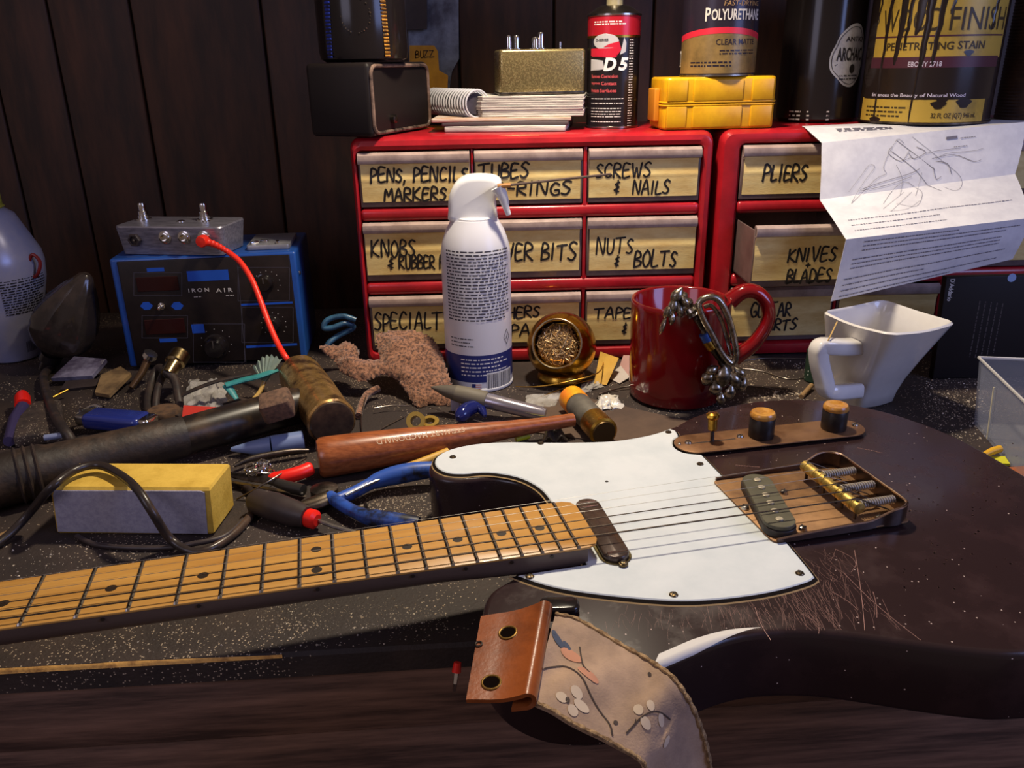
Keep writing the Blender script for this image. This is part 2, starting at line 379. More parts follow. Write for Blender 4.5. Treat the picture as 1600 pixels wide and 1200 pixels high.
# ------------------------------------------------------------------ the two red drawer cabinets
CA = math.atan(.026); CM = Matrix.Translation((-168, 899.2, 0)) @ Matrix.Rotation(CA, 4, 'Z'); CMi = CM.inverted()
def cabp(px, py, off=0.0):
    """pixel -> (along, up) on the cabinets' front plane"""
    o = CMi @ C0; d = CMi.to_3x3() @ ray(px, py); p = o+d*((off-o.y)/d.y); return p.x, p.z
tapem = mat('masking_tape', '#dfc684', .75, c2='#c9a662', sc=26, st=(1, 1, 3), lo=.38, hi=.68, bump=.15, bsc=300)
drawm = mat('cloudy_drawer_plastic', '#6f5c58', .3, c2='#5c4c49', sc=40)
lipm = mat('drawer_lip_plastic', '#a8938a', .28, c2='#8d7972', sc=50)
DT = 256.0
def cabinet(x0, x1, cols, label, words, pulls):
    root = thing('drawer_cabinet', label, 'drawer cabinet', CM @ Vector(((x0+x1)/2, 80, 0)), CA, 'red drawer cabinets')
    mb = MB(CM); w_ = x1-x0; cx = (x0+x1)/2; H = DT
    def ring(y, il, ir, ib, it, r):
        return [(cx+(il-ir)/2+a, y, H/2+(ib-it)/2+b) for a, b in rrect(w_-il-ir, H-ib-it, r, 5)]
    L_, R_ = cols[0][0]-x0, x1-cols[-1][1]
    mb.loft([ring(165, 0, 0, 0, 0, 12), ring(10, 0, 0, 0, 0, 12), ring(5, 1, 1, 1, 1.5, 12), ring(1.5, 3, 3, 3, 4, 11), ring(0, L_*.6, R_*.6, 8, 9, 9), ring(1.5, L_*.85, R_*.85, 14, 13, 7), ring(6, L_, R_, 17, 15, 5), ring(150, L_, R_, 17, 15, 5)])
    for z0, z1 in ((167, 181), (84, 99)): mb.rbox(x0+L_-1, x1-R_+1, 1.5, 140, z0, z1, 5, 3)
    for (a, b), (c, d) in zip(cols, cols[1:]): mb.rbox(b+.3, c-.3, 3, 140, 16, H-14, 1.2, 2)
    mb.build('frame', RED, root)
    rows = [(182.5, 240.5), (100.5, 166.5), (18.5, 83.2)]
    for ci, (a, b) in enumerate(cols):
        for ri, (z0, z1) in enumerate(rows):
            p = pulls.get((ci, ri), 0); y = 3-p
            mb = MB(CM @ Matrix.Translation((0, y, 0)))
            a1, b1 = a+.6, b-.6
            mb.rbox(a1, b1, 0, 2.4, z0, z1-1, 1, 2)
            mb.box(a1+2, a1+3.6, 2, 135, z0+1, z1-7); mb.box(b1-3.6, b1-2, 2, 135, z0+1, z1-7); mb.box(a1+2, b1-2, 2, 135, z0+1, z0+2.6); mb.box(a1+2, b1-2, 133.5, 135, z0+1, z1-7)
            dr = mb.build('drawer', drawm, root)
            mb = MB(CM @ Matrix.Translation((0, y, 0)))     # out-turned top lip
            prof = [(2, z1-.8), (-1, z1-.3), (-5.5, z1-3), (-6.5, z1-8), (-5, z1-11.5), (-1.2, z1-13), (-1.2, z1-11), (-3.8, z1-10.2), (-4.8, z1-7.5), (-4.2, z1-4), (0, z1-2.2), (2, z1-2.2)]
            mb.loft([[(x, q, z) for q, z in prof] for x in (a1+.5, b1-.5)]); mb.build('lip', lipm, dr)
            tz0, tz1 = z0+(5.5, 7, 6)[ri], z1-10; seed = random.Random(ci*7+ri+int(x0))
            tap = [seed.uniform(-1, 1) for _ in range(4)]
            def tp(u, v):
                q = -.9-1.1*math.sin(PI*v)**2-.5*math.exp(-((v-.55)/.05)**2)-3.2*max(0, v-.8)/.2
                return (a1+2+tap[0]+u*(b1-a1-4), q, tz0+v*(tz1-tz0)+tap[1]*.5)
            ta, tb = a1+2+tap[0], b1-a1-4
            mb = MB(CM @ Matrix.Translation((0, y, 0))); mb.sheet(tp, 10, 24, .5)
            mb.mat(1)
            for s, px0, pb, px1, pt, nw in words.get((ci, ri), []):
                u0, zb = cabp(px0, pb, y); u1, zt = cabp(px1, pt, y); h = zt-zb
                def f2(u, z):
                    v = min(max((z-tz0-tap[1]*.5)/(tz1-tz0), 0), 1); return (u, tp(0, v)[1]-.35, z)
                uw = sum((max([.3]+[q[0] for st in HW[c] for q in st])+.2) for c in s)-.2
                handwrite(mb, s, u0, zb, h, f2, nw, (u1-u0)/(uw*h), rnd=seed)
            mb.build('tape_label', [tapem, INK], dr)
    return root
k = CMi @ Vector((0, 0, 0))
def cu(px, py=240): return cabp(px, py)[0]
cabinet(0, 390, [(7, 128), (131, 249), (253.5, 377)], 'red drawer cabinet on the left, nine drawers behind the white duster can',
 {(0, 0): [('PENS, PENCILS', 580, 285, 727, 261, 2.3), ('MARKERS', 601, 314, 697, 292, 2.3)], (1, 0): [('TUBES', 748, 279, 826, 254, 2.4), ('O-RINGS', 772, 306, 888, 283, 2.3)],
  (2, 0): [('SCREWS', 931, 277, 1014, 254, 2.1), ('&', 957, 302, 967, 282, 1.9), ('NAILS', 988, 303, 1045, 281, 2.1)],
  (0, 1): [('KNOBS', 581, 401, 650, 373, 2.2), ('&', 605, 419, 613, 402, 1.8), ('RUBBER FEET', 624, 420, 724, 397, 2.1)], (1, 1): [('DRIVER BITS', 748, 408, 903, 378, 2.4)],
  (2, 1): [('NUTS', 931, 396, 988, 371, 2.0), ('&', 958, 415, 966, 399, 1.8), ('BOLTS', 990, 417, 1056, 391, 2.3)],
  (0, 2): [('SPECIALTY', 586, 515, 700, 487, 2.2)], (1, 2): [('WASHERS', 752, 497, 843, 478, 2.2), ('&', 758, 524, 768, 506, 1.8), ('SPACERS', 785, 524, 890, 504, 2.1)],
  (2, 2): [('TAPE', 928, 497, 985, 480, 2.2), ('&', 970, 521, 978, 505, 1.9)]}, {})
cabinet(398, 790, [(420, 541), (545, 663), (667, 778)], 'red drawer cabinet on the right, half hidden by the white instruction sheet',
 {(0, 0): [('PLIERS', 1191, 283, 1259, 258, 2.4)], (0, 1): [('KNIVES', 1230, 408, 1304, 386, 2.2), ('+', 1257, 419, 1265, 409, 1.8), ('BLADES', 1228, 442, 1300, 419, 2.2)],
  (0, 2): [('GUITAR', 1171, 495, 1236, 472, 2.2), ('PARTS', 1186, 516, 1245, 498, 2.3)]}, {(0, 1): 66})

# ------------------------------------------------------------------ instruction sheet draped over the right cabinet
RP = [(W(1253, 197, DT+.8), W(1612, 181, DT+.8)), (Vector((318, 917, DT+1.4)), Vector((V(1609, 189, 922).x, 925, DT+1.4))),
      (V(1284, 223, 878), V(1606, 190, 886)), (V(1281, 312, 858), V(1586, 272, 866)), (V(1322, 374, 782), V(1614, 340, 792)), (V(1298, 471, 790), V(1582, 405, 802))]
NR = len(RP)-1
vs = [0]
for i in range(NR): vs.append(vs[-1]+((RP[i+1][0]-RP[i][0]).length+(RP[i+1][1]-RP[i][1]).length)/2)
VT = vs[-1]
def sheetp(u, v):
    d = v*VT; i = 0
    while i < NR-1 and d > vs[i+1]: i += 1
    t = (d-vs[i])/(vs[i+1]-vs[i]); a = RP[i][0].lerp(RP[i+1][0], t); b = RP[i][1].lerp(RP[i+1][1], t)
    p = a.lerp(b, u); 
    bow = math.sin(PI*t)*(0 if i < 2 else 3.0)*(.4+.6*mnoise.noise(Vector((u*3, d*.012, 1.7))))
    p.y -= abs(bow)+1.5*(i > 1)*mnoise.noise(Vector((u*5, d*.02, 9)))*math.sin(PI*t)
    return p
mb = MB(); nv = 60; vals = sorted(set([round(i/nv, 5) for i in range(nv+1)]+[vs[i]/VT for i in range(NR+1)]))
P_ = vals
mb.sheet(lambda u, v: sheetp(u, P_[min(int(round(v*(len(P_)-1))), len(P_)-1)]), 28, len(P_)-1, .4)
mb.mat(1); rs = random.Random(5)
PN = lambda p: p+Vector((0, -.7, .25))
def pix_on(px, py):                                       # pixel -> (u, v) on the sheet, by search
    best = None; r = ray(px, py).normalized()
    for j in range(0, 61):
        for i in range(0, 31):
            q = sheetp(i/30, j/60)-C0; e = (q-r*q.dot(r)).length
            if best is None or e < best[0]: best = (e, i/30, j/60)
    e, u, v = best; s = 1/40
    for _ in range(14):
        for du in (-s, 0, s):
            for dv in (-s, 0, s):
                uu, vv = min(max(u+du, 0), 1), min(max(v+dv, 0), 1); q = sheetp(uu, vv)-C0; e2 = (q-r*q.dot(r)).length
                if e2 < e: e, bu, bv = e2, uu, vv; best = (e2, uu, vv)
        e, u, v = best; s *= .6
    return u, v
WPX = 240.0
def fs(x, y): return PN(sheetp(min(max(x/WPX, 0), 1), min(max(y/VT, 0), 1)))
def plot(pts, wd):
    q = [pix_on(*p) for p in pts]; q = [(a*WPX, b*VT) for a, b in q]
    if len(q) > 2: q = [(p.x, p.y) for p in smooth_path([(*p, 0) for p in q], 4)]
    line2d(mb, q, wd*.6, fs)
for pts, wd in (([(1390, 238), (1402, 218), (1412, 224)], .5), ([(1400, 219), (1460, 265)], .8), ([(1393, 237), (1432, 268), (1470, 298)], .8), ([(1393, 230), (1388, 240), (1408, 252), (1420, 236)], .8), ([(1408, 252), (1424, 246)], .7), ([(1432, 230), (1446, 238), (1428, 248), (1420, 240)], .9),
  ([(1388, 240), (1380, 262), (1384, 272), (1366, 282), (1330, 318)], .6), ([(1400, 258), (1410, 286), (1406, 305)], .6), ([(1346, 296), (1380, 284), (1420, 272), (1436, 264)], 1.0), ([(1342, 299), (1384, 290), (1424, 276)], .8), ([(1326, 300), (1345, 275), (1358, 258), (1366, 262), (1350, 284), (1330, 318)], .5),
  ([(1425, 214), (1470, 250), (1500, 276), (1502, 290), (1492, 298), (1474, 292)], .5), ([(1446, 240), (1470, 235), (1500, 232)], .7), ([(1462, 248), (1480, 240), (1520, 236), (1536, 232)], .6), ([(1456, 248), (1490, 242), (1520, 252), (1532, 250)], .8), ([(1462, 252), (1480, 256), (1486, 272)], 1.0), ([(1458, 262), (1462, 280), (1470, 276)], .9),
  ([(1440, 270), (1434, 292), (1430, 306)], .6), ([(1380, 318), (1400, 292), (1420, 286), (1440, 300), (1432, 322), (1400, 318)], .6), ([(1390, 330), (1418, 326), (1436, 314)], .5), ([(1412, 300), (1380, 326)], .5), ([(1424, 300), (1392, 330)], .5)): plot(pts, wd)
u0, v0 = pix_on(1480, 216); line2d(mb, [(u0*WPX, v0*VT), (u0*WPX+10, v0*VT)], 3, fs)
for a in ((1500, 216, 1520), (1490, 230, 1518)):
    u0, v0 = pix_on(a[0], a[1]); smudge_lines(mb, u0*WPX, u0*WPX+18, v0*VT-1, v0*VT+1, 1, .8, fs, rs)
# blocks of small print under the drawing and on the next fold
for x0, x1, ya, yb, n in ((1330, 1580, 340, 366, 3), (1340, 1584, 378, 398, 3), (1328, 1560, 404, 424, 3), (1322, 1575, 432, 466, 4)):
    a = pix_on((1298+1322)/2+14, ya); b = pix_on((1298+1322)/2+14, yb); L0 = (x0-1310)/290*WPX
    smudge_lines(mb, max(L0, 6), (x1-1310)/290*WPX, a[1]*VT, b[1]*VT, n, 1.0, fs, rs, .5)
a = pix_on(1320, 203); smudge_lines(mb, 30, 90, a[1]*VT-6, a[1]*VT+6, 3, 2.6, fs, rs, .4)
tag(mb.build('instruction_sheet', [PAPER, mat('print_grey', '#6a6670', .8)], ang=25), 'creased white instruction sheet with a wiring drawing draped over the right cabinet', 'paper')

# ------------------------------------------------------------------ things on top of the cabinets
def wrap(cx, cy, r, a_front=-PI/2):
    """cylinder wrapping: (arc length from the front centre, height) -> point"""
    return lambda x, z: (cx+r*math.cos(a_front+x/r), cy+r*math.sin(a_front+x/r), z)
def facing(x, y): return math.atan2(-y, -x)                # angle of the side turned to the camera
# black box, rotated, with a recessed end
p0 = W(583, 215, DT+.5); ax = Vector((49, 124, 0)).normalized()
T = Matrix.Translation(p0) @ Matrix.Rotation(math.atan2(ax.y, ax.x), 4, 'Z')
bx = thing('black_box', 'black plastic box with a recessed end sitting on the left cabinet corner', 'box', p0)
mb = MB(T); mb.rbox(0, 135, 0, 76, 0, 73, 5, 3, rc=5); mb.build('case', mat('matt_black_case', '#1f1918', .5, spec=.25), bx)
mb = MB(T)
rim = [(67.5+a, 36.5+b) for a, b in rrect(128, 66, 9, 5)]
mb.tube([(a, -.6, b) for a, b in rim], 2.0, 8, closed=True); mb.build('rim', mat('scuffed_black_edge', '#8a7060', .4, c2='#2a2220', sc=60), bx)
mb = MB(T); mb.lathe([(4.5, 0), (4.5, 5), (3, 6), (1.5, 6)], 16, T=Matrix.Translation((42, 0, 16)) @ Matrix.Rotation(PI/2, 4, 'X')); mb.build('socket', DSTEEL, bx)
# dark ribbed jar on it, its light reflections modelled as coloured strips
jc = Vector((-152, 948, DT+74)); ja = facing(jc.x, jc.y)
jr = thing('dark_jar', 'dark glossy jar with modelled blue and gold reflections on the black box', 'jar', jc)
mb = MB(Matrix.Translation(jc)); mb.lathe([(40, 0), (45.5, 3), (47, 10), (47, 92), (44, 100), (38, 104), (38, 118), (1, 118)], 48); mb.build('body', BLACKG, jr)
for off, cc, nm, tw in ((-36, '#3448b8', 'blue_reflection', 7), (23, '#b9822a', 'gold_strip', 6)):  # both strips stand in for light reflected on the jar
    mb = MB(); fn = wrap(jc.x, jc.y, 47.4, ja)
    for i in range(20):
        z = jc.z+4+i*3.4; x0 = off+(-3 if off < 0 else 2)*(1-i/19)
        mb.loft([[fn(x0+s*tw/2, z), fn(x0+s*tw/2, z+2.4)] + [tuple(Vector(fn(x0+s*tw/2, z+1.2))+(Vector((jc.x, jc.y, z))-Vector(fn(x0, z))).normalized()*-1.0)] for s in (-1, 1)])
    mb.build(nm, mat(nm+'_painted', cc, .3, c2='#22201f', sc=160), jr)
mb = MB(); fn = wrap(jc.x, jc.y, 47.3, ja); rs = random.Random(2)
for i in range(26):
    a = PI*.9+i/25*PI*1.5; 
    if rs.random() < .8: q = fn(-6+15*math.cos(a), jc.z+44+17*math.sin(a)); mb.ball(q, rs.uniform(.5, 1.1), 6, 4)
mb.build('ring_of_dots', CHROME, jr)  # broken ring of small metal dots
# print leaning on the wall, black folder corner, yellow tag
def leaf(name, px, y, th, m, label, cat, txt=None, y2=None):
    P = [V(x, yy, y) for x, yy in px]; mb = MB(); n = len(P)
    mb.loft([[tuple(p+Vector((0, d, 0))) for p in P] for d in (0, th)])
    if txt:
        mb.mat(1); txt(mb)
    return tag(mb.build(name, m), label, cat)
leaf('cloudy_print', [(636, -30), (716, -30), (717, 92), (706, 112), (702, 142), (640, 142)], 1143, 4, mat('smoky_print', '#4a4a55', .4, c2='#9aa3b0', sc=16, lo=.4, hi=.66), 'smoky grey print leaning on the wall behind the yellow tag', 'print')
leaf('dark_folder', [(630, -30), (667, -30), (667, 46), (630, 46)], 1134, 5, [BLACK], 'dark folder corner in front of the smoky grey print', 'folder')
def buzz(mb):
    o = V(649, 90, 1119.6); e = V(672, 87, 1119.6)-o
    handwrite(mb, 'BU', 0, 0, 8, lambda x, z: (o.x+x, 1119.5, o.z+z), .9, 1)
    for k in (11, 18): line2d(mb, [(k, 8), (k+5, 8), (k, 0), (k+5.5, .5)], .9, lambda x, z: (o.x+x, 1119.5, o.z+z))
leaf('yellow_tag', [(640, 71), (678, 71), (684, 80), (686, 110), (700, 118), (698, 175), (640, 175)], 1120, 3, [mat('yellow_card', '#c88f24', .7, c2='#a8741c', sc=30), INK], 'yellow card marked BUZZ behind the black box', 'card', buzz)
# papers and the spiral notebook
def px_block(name, corners, z0, z1, m, label, cat, r=.8):
    P = [W(*c, z0) for c in corners]; mb = MB(); mb.prism([(p.x, p.y) for p in P], z0, z1, min(r, (z1-z0)/2-.01)); return tag(mb.build(name, m), label, cat)
pageM = mat('page_edges', '#cfc8bd', .8, c2='#8f8882', sc=30, st=(1, 1, 60), lo=.45, hi=.6)
cardM = mat('dark_cover', '#4b3f40', .6)
z = DT+.4
stack = [('booklet', 6, pageM, 0, 0, 'pale booklet at the bottom of the paper pile under the notebook'), ('folder', 4, cardM, -6, 3, 'dark folded leaflet between the booklet and the spiral notebook'), ('leaflet', 4, mat('leaflet_edge', '#b08868', .7, c2='#cfc4b8', sc=40, st=(1, 1, 40)), -20, 6, 'thin tan leaflet lying directly under the spiral notebook')]
q0 = Vector((0, 955, 0))
for nm, t, m, dx, dy, lb in stack:
    mb = MB(Matrix.Translation((0, 1000, 0)) @ Matrix.Rotation(rad(-8+dy), 4, 'Z')); mb.rbox(-62+dx, 72, -62+dy, 66, z, z+t, .9, 2, rc=2); tag(mb.build(nm, m), lb, 'booklet'); z += t+.15
nb = thing('spiral_notebook', 'spiral-bound notebook with curled white pages under the gold pedal', 'notebook', (20, 1000, z))
s0_, s1_ = Vector((-33, 962, z+14)), Vector((-88, 1052, z+14)); sd_ = (s1_-s0_).normalized()
pgo_ = [(-28, 956), (84, 946), (96, 1040), (-70, 1058), (-60, 1010)]
mb = MB()
rs = random.Random(12)
for k in range(9): o_ = rs.uniform(-1.2, 1.2); mb.prism([(x+o_, y+o_*.5) for x, y in inset(pgo_, .4*abs(k-4)*.3)], z+k*2.42+.1, z+k*2.42+2.36, .5, seg=1)
mb.build('pages', pageM, nb)
mb = MB(); mb.tube([s0_+sd_*3, s1_], 11.5, 24); mb.build('rolled_cover', mat('grey_cover', '#3c3640', .7, c2='#2c2830', sc=60), nb)
mb = MB(); n_ = 17; e1_ = Vector((sd_.y, -sd_.x, 0)); 
for k in range(n_):
    c_ = s0_.lerp(s1_, k/(n_-1)); mb.tube([c_+e1_*(14.6*math.cos(t))+Vector((0, 0, 14.6*math.sin(t))) for t in [2*PI*i/24 for i in range(24)]], 1.05, 6, closed=True)
mb.build('wire_binding', mat('white_wire', '#c9c8cc', .35), nb)
z += 22.2
# gold sparkle pedal
goldm = mat('gold_sparkle', '#8d7b52', .34, .75, c2='#c7b27a', sc=520, lo=.45, hi=.6, r2=.2)
pc = Vector((36, 995, z+.3)); pe = thing('effects_pedal', 'gold sparkle metal effects pedal on top of the spiral notebook', 'effects pedal', pc)
mb = MB(Matrix.Translation(pc) @ Matrix.Rotation(rad(7), 4, 'Z')); mb.rbox(-47, 49, -26, 30, 0, 47, 3, 3, rc=4); mb.build('enclosure', goldm, pe)
mb = MB(Matrix.Translation(pc) @ Matrix.Rotation(rad(7), 4, 'Z')); mb.rbox(-47.6, 49.6, -26.6, 30.6, -.2, 3, .8, 2, rc=4); mb.build('base_plate', DSTEEL, pe)
for x, y, r, h, nm in ((-34, -6, 3.2, 15, 'jack'), (-24, 6, 4.4, 15, 'jack'), (-4, -4, 4, 13, 'jack'), (3, 0, 4.2, 18, 'footswitch'), (26, 4, 1.6, 8, 'screw')):
    mb = MB(Matrix.Translation(pc) @ Matrix.Rotation(rad(7), 4, 'Z') @ Matrix.Translation((x, y, 46.5))); mb.lathe([(r*1.6, 0), (r*1.6, 1.5), (r, 2), (r, h-2), (r*.8, h), (.1, h)], 18); mb.build(nm, CHROME, pe)

def can(name, label, px0, px1, pyb, pyt, y, body, cat='can', zb=None, ridge=True, extra=None, H=None):
    """paint can or spray can standing at depth y: pixel sides px0..px1, pixel base and top"""
    zb = DT+.3 if zb is None else zb
    a, b = V(px0, pyb, y), V(px1, pyb, y); r = (b.x-a.x)/2*.995; cx = (a.x+b.x)/2; H = H or V((px0+px1)/2, pyt, y).z-zb
    o = thing(name, label, cat, (cx, y, zb)); return o, cx, y, r, zb, H
# contact cleaner spray can
o, cx, cy, r, zb, H = can('contact_cleaner_can', 'slim black and red contact cleaner spray can beside the gold pedal', 917, 998, 120, 16, 985, None, H=None)
H = V(958, 20, cy).z-zb; A = facing(cx, cy)
canblk = mat('black_can_print', '#231e20', .22, .2); canred = mat('red_can_print', '#b8202e', .25, .2); silver = mat('can_rim', '#b9b2a6', .22, 1)
mb = MB(Matrix.Translation((cx, cy, zb))); mb.lathe([(r, 2.5), (r, H*.97)], 48, caps=(0, 0)); mb.build('can_body', canblk, o)
mb = MB(Matrix.Translation((cx, cy, zb))); mb.lathe([(r, H*.80), (r+.12, H*.80), (r+.12, H*.968), (r, H*.968)], 48, caps=(0, 0)); mb.build('red_band', canred, o)
mb = MB(Matrix.Translation((cx, cy, zb))); mb.lathe([(r, H*.785), (r+.2, H*.785), (r+.2, H*.806), (r, H*.806)], 48, caps=(0, 0)); mb.build('gold_stripe', BRASS, o); mb = MB()
W1 = wrap(cx, cy, r+.25, A)
mb.mat(3)
u = lambda px: (px-958)/81*2*r; hz = lambda py: zb+H*(1-(py-20)/178)
for s, x0, x1, yb, yt in (('Corrosion', 940, 966, 119, 113.5), ('Contact', 940, 964, 130, 124.5), ('Surfaces', 938, 964, 141, 135.5), ('Removes', 921, 938, 119, 113.5), ('Improves', 921, 938, 130, 124.5), ('Protects', 921, 936, 141, 135.5)):
    mb.mat(4); fit_text(mb, s, u(x1)-u(x0), hz(yt)-hz(yb), W1, u(x0), hz(yb), off=.012)
mb.mat(3)
for py, n in ((151, 1), (158, 1), (166, 1), (171, 1), (175, 1), (179, 1), (187, 1)): smudge_lines(mb, u(921), u(976 if py < 165 else 972), hz(py+1.2), hz(py-1.2), 1, .9, W1, random, 0)
for py in range(62, 196, 4): smudge_lines(mb, u(984), u(992), hz(py+1), hz(py-1), 1, .9, W1, random, 0)
smudge_lines(mb, u(925), u(978), hz(40), hz(33), 2, 1.3, W1)
# label picture: grey oval, red wing, big D5
mb.mat(5); fillrows(mb, [(u(945)+15*math.cos(t), hz(64)+8*math.sin(t)) for t in [2*PI*i/28 for i in range(28)]], W1)
W2 = wrap(cx, cy, r+.4, A); W2b = wrap(cx, cy, r+.5, A); mb.mat(0); fit_text(mb, 'D-SERIES', u(950)-u(929), 2.6, W2b, u(929), hz(63.5), off=.02)
mb.mat(6); fillrows(mb, [(u(x), hz(y)) for x, y in ((918, 74), (935, 77), (950, 68), (966, 64), (970, 76), (962, 88), (940, 88), (918, 86))], W2)
mb.mat(5); fillrows(mb, [(u(x), hz(y)) for x, y in ((918, 90), (942, 92), (945, 106), (918, 108))], W1); fillrows(mb, [(u(x), hz(y)) for x, y in ((974, 58), (978, 66), (977, 80), (968, 84))], W2)
mb.mat(3); W3 = wrap(cx, cy, r+.55, A); fit_text(mb, 'D', u(963)-u(943), hz(88)-hz(108), W3, u(943), hz(108), off=.04, shear=.2); fit_text(mb, '5', u(982)-u(966), hz(88)-hz(108), W3, u(966), hz(108), off=.04, shear=.2); mb.mat(0); fit_text(mb, 'N', u(970)-u(963), hz(84)-hz(94), W3, u(963), hz(94), off=.03)
mb.build('label_print', [canblk, canred, BRASS, WHITE, mat('salmon_print', '#d4565a', .5), mat('silver_print', '#b8b6b8', .4), mat('crimson_print', '#c01c34', .4)], o)
mb = MB(Matrix.Translation((cx, cy, zb))); mb.lathe([(r-1, 0), (r+.9, .4), (r+.9, 2.2), (r, 2.8)], 48); mb.build('bottom_rim', silver, o); mb = MB(Matrix.Translation((cx, cy, zb))); mb.lathe([(r, H*.965), (r+.9, H*.97), (r+.9, H*.985), (r-2, H), (r*.62, H*1.05), (r*.5, H*1.06), (1, H*1.06)], 48, caps=(0, 1)); mb.build('top_rim', silver, o)
mb = MB(Matrix.Translation((cx, cy, zb+H*1.055))); mb.lathe([(9, 0), (9, 10), (6, 13), (6, 22), (5, 23), (.1, 23)], 24); mb.build('nozzle', mat('clear_tip', '#9a8f70', .3), o)
# yellow plastic case
yc = thing('yellow_case', 'yellow plastic hinged case under the polyurethane can', 'case', (228, 955, DT+.3))
YM = Matrix.Translation((224, 955, DT+.3)) @ Matrix.Rotation(rad(4), 4, 'Z')
for nm, za, zb_ in (('case_bottom', 0, 26), ('case_lid', 26.8, 53)):
    mb = MB(YM); mb.rbox(-60, 62, -33, 35, za, zb_, 3, 3, rc=8); mb.rbox(-61, 63, -34, 36, 24 if za == 0 else 26.8, 26 if za == 0 else 29, .8, 2, rc=8)
    for x, hw_ in ((-46, 11), (-2, 27), (46, 12)): mb.rbox(x-hw_, x+hw_, -34.5, -30, za+2, zb_-2, 1.5, 2)
    mb.build(nm, YEL, yc)
mb = MB(YM); mb.rbox(-66, -60, -14, 16, 8, 42, 1.5); mb.build('latch', mat('amber_latch', '#c98224', .35), yc)
# polyurethane can
o, cx, cy, r, zb, H = can('polyurethane_can', 'gold and dark polyurethane varnish can standing on the yellow case', 1062, 1176, 128, 0, 958, None, zb=DT+53.6, H=112)
A = facing(cx, cy)-.02; u = lambda px: math.asin(max(-1, min(1, (px-1119)/57)))*r; hz = lambda py: zb+(128-py)/1.345
gold = mat('gold_can_print', '#9a7d4c', .3, .35, c2='#75603c', sc=40); purple = mat('dark_violet_print', '#2b2430', .25, .2)
mb = MB(Matrix.Translation((cx, cy, zb))); mb.lathe([(r, 2), (r, H*.98)], 56, caps=(0, 0)); mb.build('can_body', purple, o); mb = MB()
W1 = wrap(cx, cy, r+.2, A); W2 = wrap(cx, cy, r+.35, A); arc = lambda t: 12*math.sin(PI*(.12+.76*t))
nn = 24
def band(m, f0, f1, w0=-PI*.42*r, w1=PI*.5*r, fn=W1):
    mb.mat(m); mb.grid(lambda a, b: fn(w0+(w1-w0)*a, f0(a)+(f1(a)-f0(a))*b), nn, 1)
band(1, lambda a: zb+3, lambda a: hz(86)+arc(a)); band(2, lambda a: hz(88)+arc(a), lambda a: hz(80)+arc(a), fn=W2); band(2, lambda a: hz(19), lambda a: hz(17.5), fn=W2)
mb.mat(3); W3 = wrap(cx, cy, r+.45, A)
fillrows(mb, [(u(1122)+25+x, hz(18)+y) for x, y in rrect(52, 12.5, 5)], W2); mb.mat(0); fillrows(mb, [(u(1122)+25+x, hz(18)+y) for x, y in rrect(50, 10.8, 4.5)], W3)
W4 = wrap(cx, cy, r+.6, A); mb.mat(3); fit_text(mb, 'MINWAX', 42, 7.2, W4, u(1122)+4, hz(23), off=.01, shear=.1); mb.mat(4); fit_text(mb, 'FAST-DRYING', 44, 4.8, W3, u(1124), hz(37), shear=.15)
mb.mat(3); fit_text(mb, 'P', 5.6, 13, W3, u(1098), hz(56), off=.02); fit_text(mb, 'OLYURETHANE', 58, 10.5, W3, u(1107), hz(55), off=.02)
mb.mat(0); fit_text(mb, 'CLEAR MATTE', 46, 5.6, W3, u(1116), hz(86.5), off=.01); smudge_lines(mb, u(1122), u(1170), hz(100), hz(92), 2, 1.2, W3); smudge_lines(mb, u(1080), u(1140), hz(116), hz(107), 2, 1.4, W3)
mb.build('label_print', [purple, gold, mat('red_stripe', '#c2283a', .35), mat('pale_print', '#c8c0b8', .5), mat('tan_print', '#a07c50', .5)], o)
mb = MB(Matrix.Translation((cx, cy, zb))); mb.lathe([(r-1, 0), (r+.8, .3), (r+.8, 1.8), (r, 2.2)], 56); mb.build('bottom_rim', silver, o); mb = MB(Matrix.Translation((cx, cy, zb))); mb.lathe([(r, H*.97), (r+1.2, H*.975), (r+1.2, H), (r-3, H), (r-4, H-3), (.1, H-3)], 56, caps=(0, 1)); mb.build('top_rim', silver, o)
mb = MB(); W5 = wrap(cx, cy, r+.4, A); 
mb.grid(lambda a, b: W5(-PI*.50*r+a*11, hz(115)+b*16), 6, 1); mb.mat(1)
for i in range(7): mb.grid(lambda a, b: wrap(cx, cy, r+.6, A)(-PI*.50*r+1+i*1.4+a*.7, hz(113)+b*12), 1, 1)
mb.build('barcode_sticker', [WHITE, INK], o)
# dark glass jar with the shield label
o, cx, cy, r, zb, H = can('dark_bottle', 'dark glossy jug with a silver shield label between the yellow case and stain can', 1217, 1337, 150, 0, 1030, None, H=190)
A = facing(cx, cy)
mb = MB(Matrix.Translation((cx, cy, zb))); mb.lathe([(r*.9, 0), (r, 4), (r, H*.72), (r*.93, H*.82), (r*.6, H*.93), (r*.42, H*.97), (r*.42, H*1.1), (.1, H*1.1)], 56); mb.build('jug_body', BLACKG, o)
W1 = wrap(cx, cy, r+.4, A); W2 = wrap(cx, cy, r+.7, A); u = lambda px: (px-1279)/122*2*r*1.08; hz = lambda py: zb+(190-py)/1.30
shield = smooth_path([(1318, 55, 0), (1334, 56, 0), (1345, 72, 0), (1348, 98, 0), (1344, 124, 0), (1330, 139, 0), (1315, 138, 0), (1303, 128, 0), (1292, 116, 0), (1290, 98, 0), (1296, 82, 0), (1302, 68, 0)], 4, closed=True)
mb = MB()
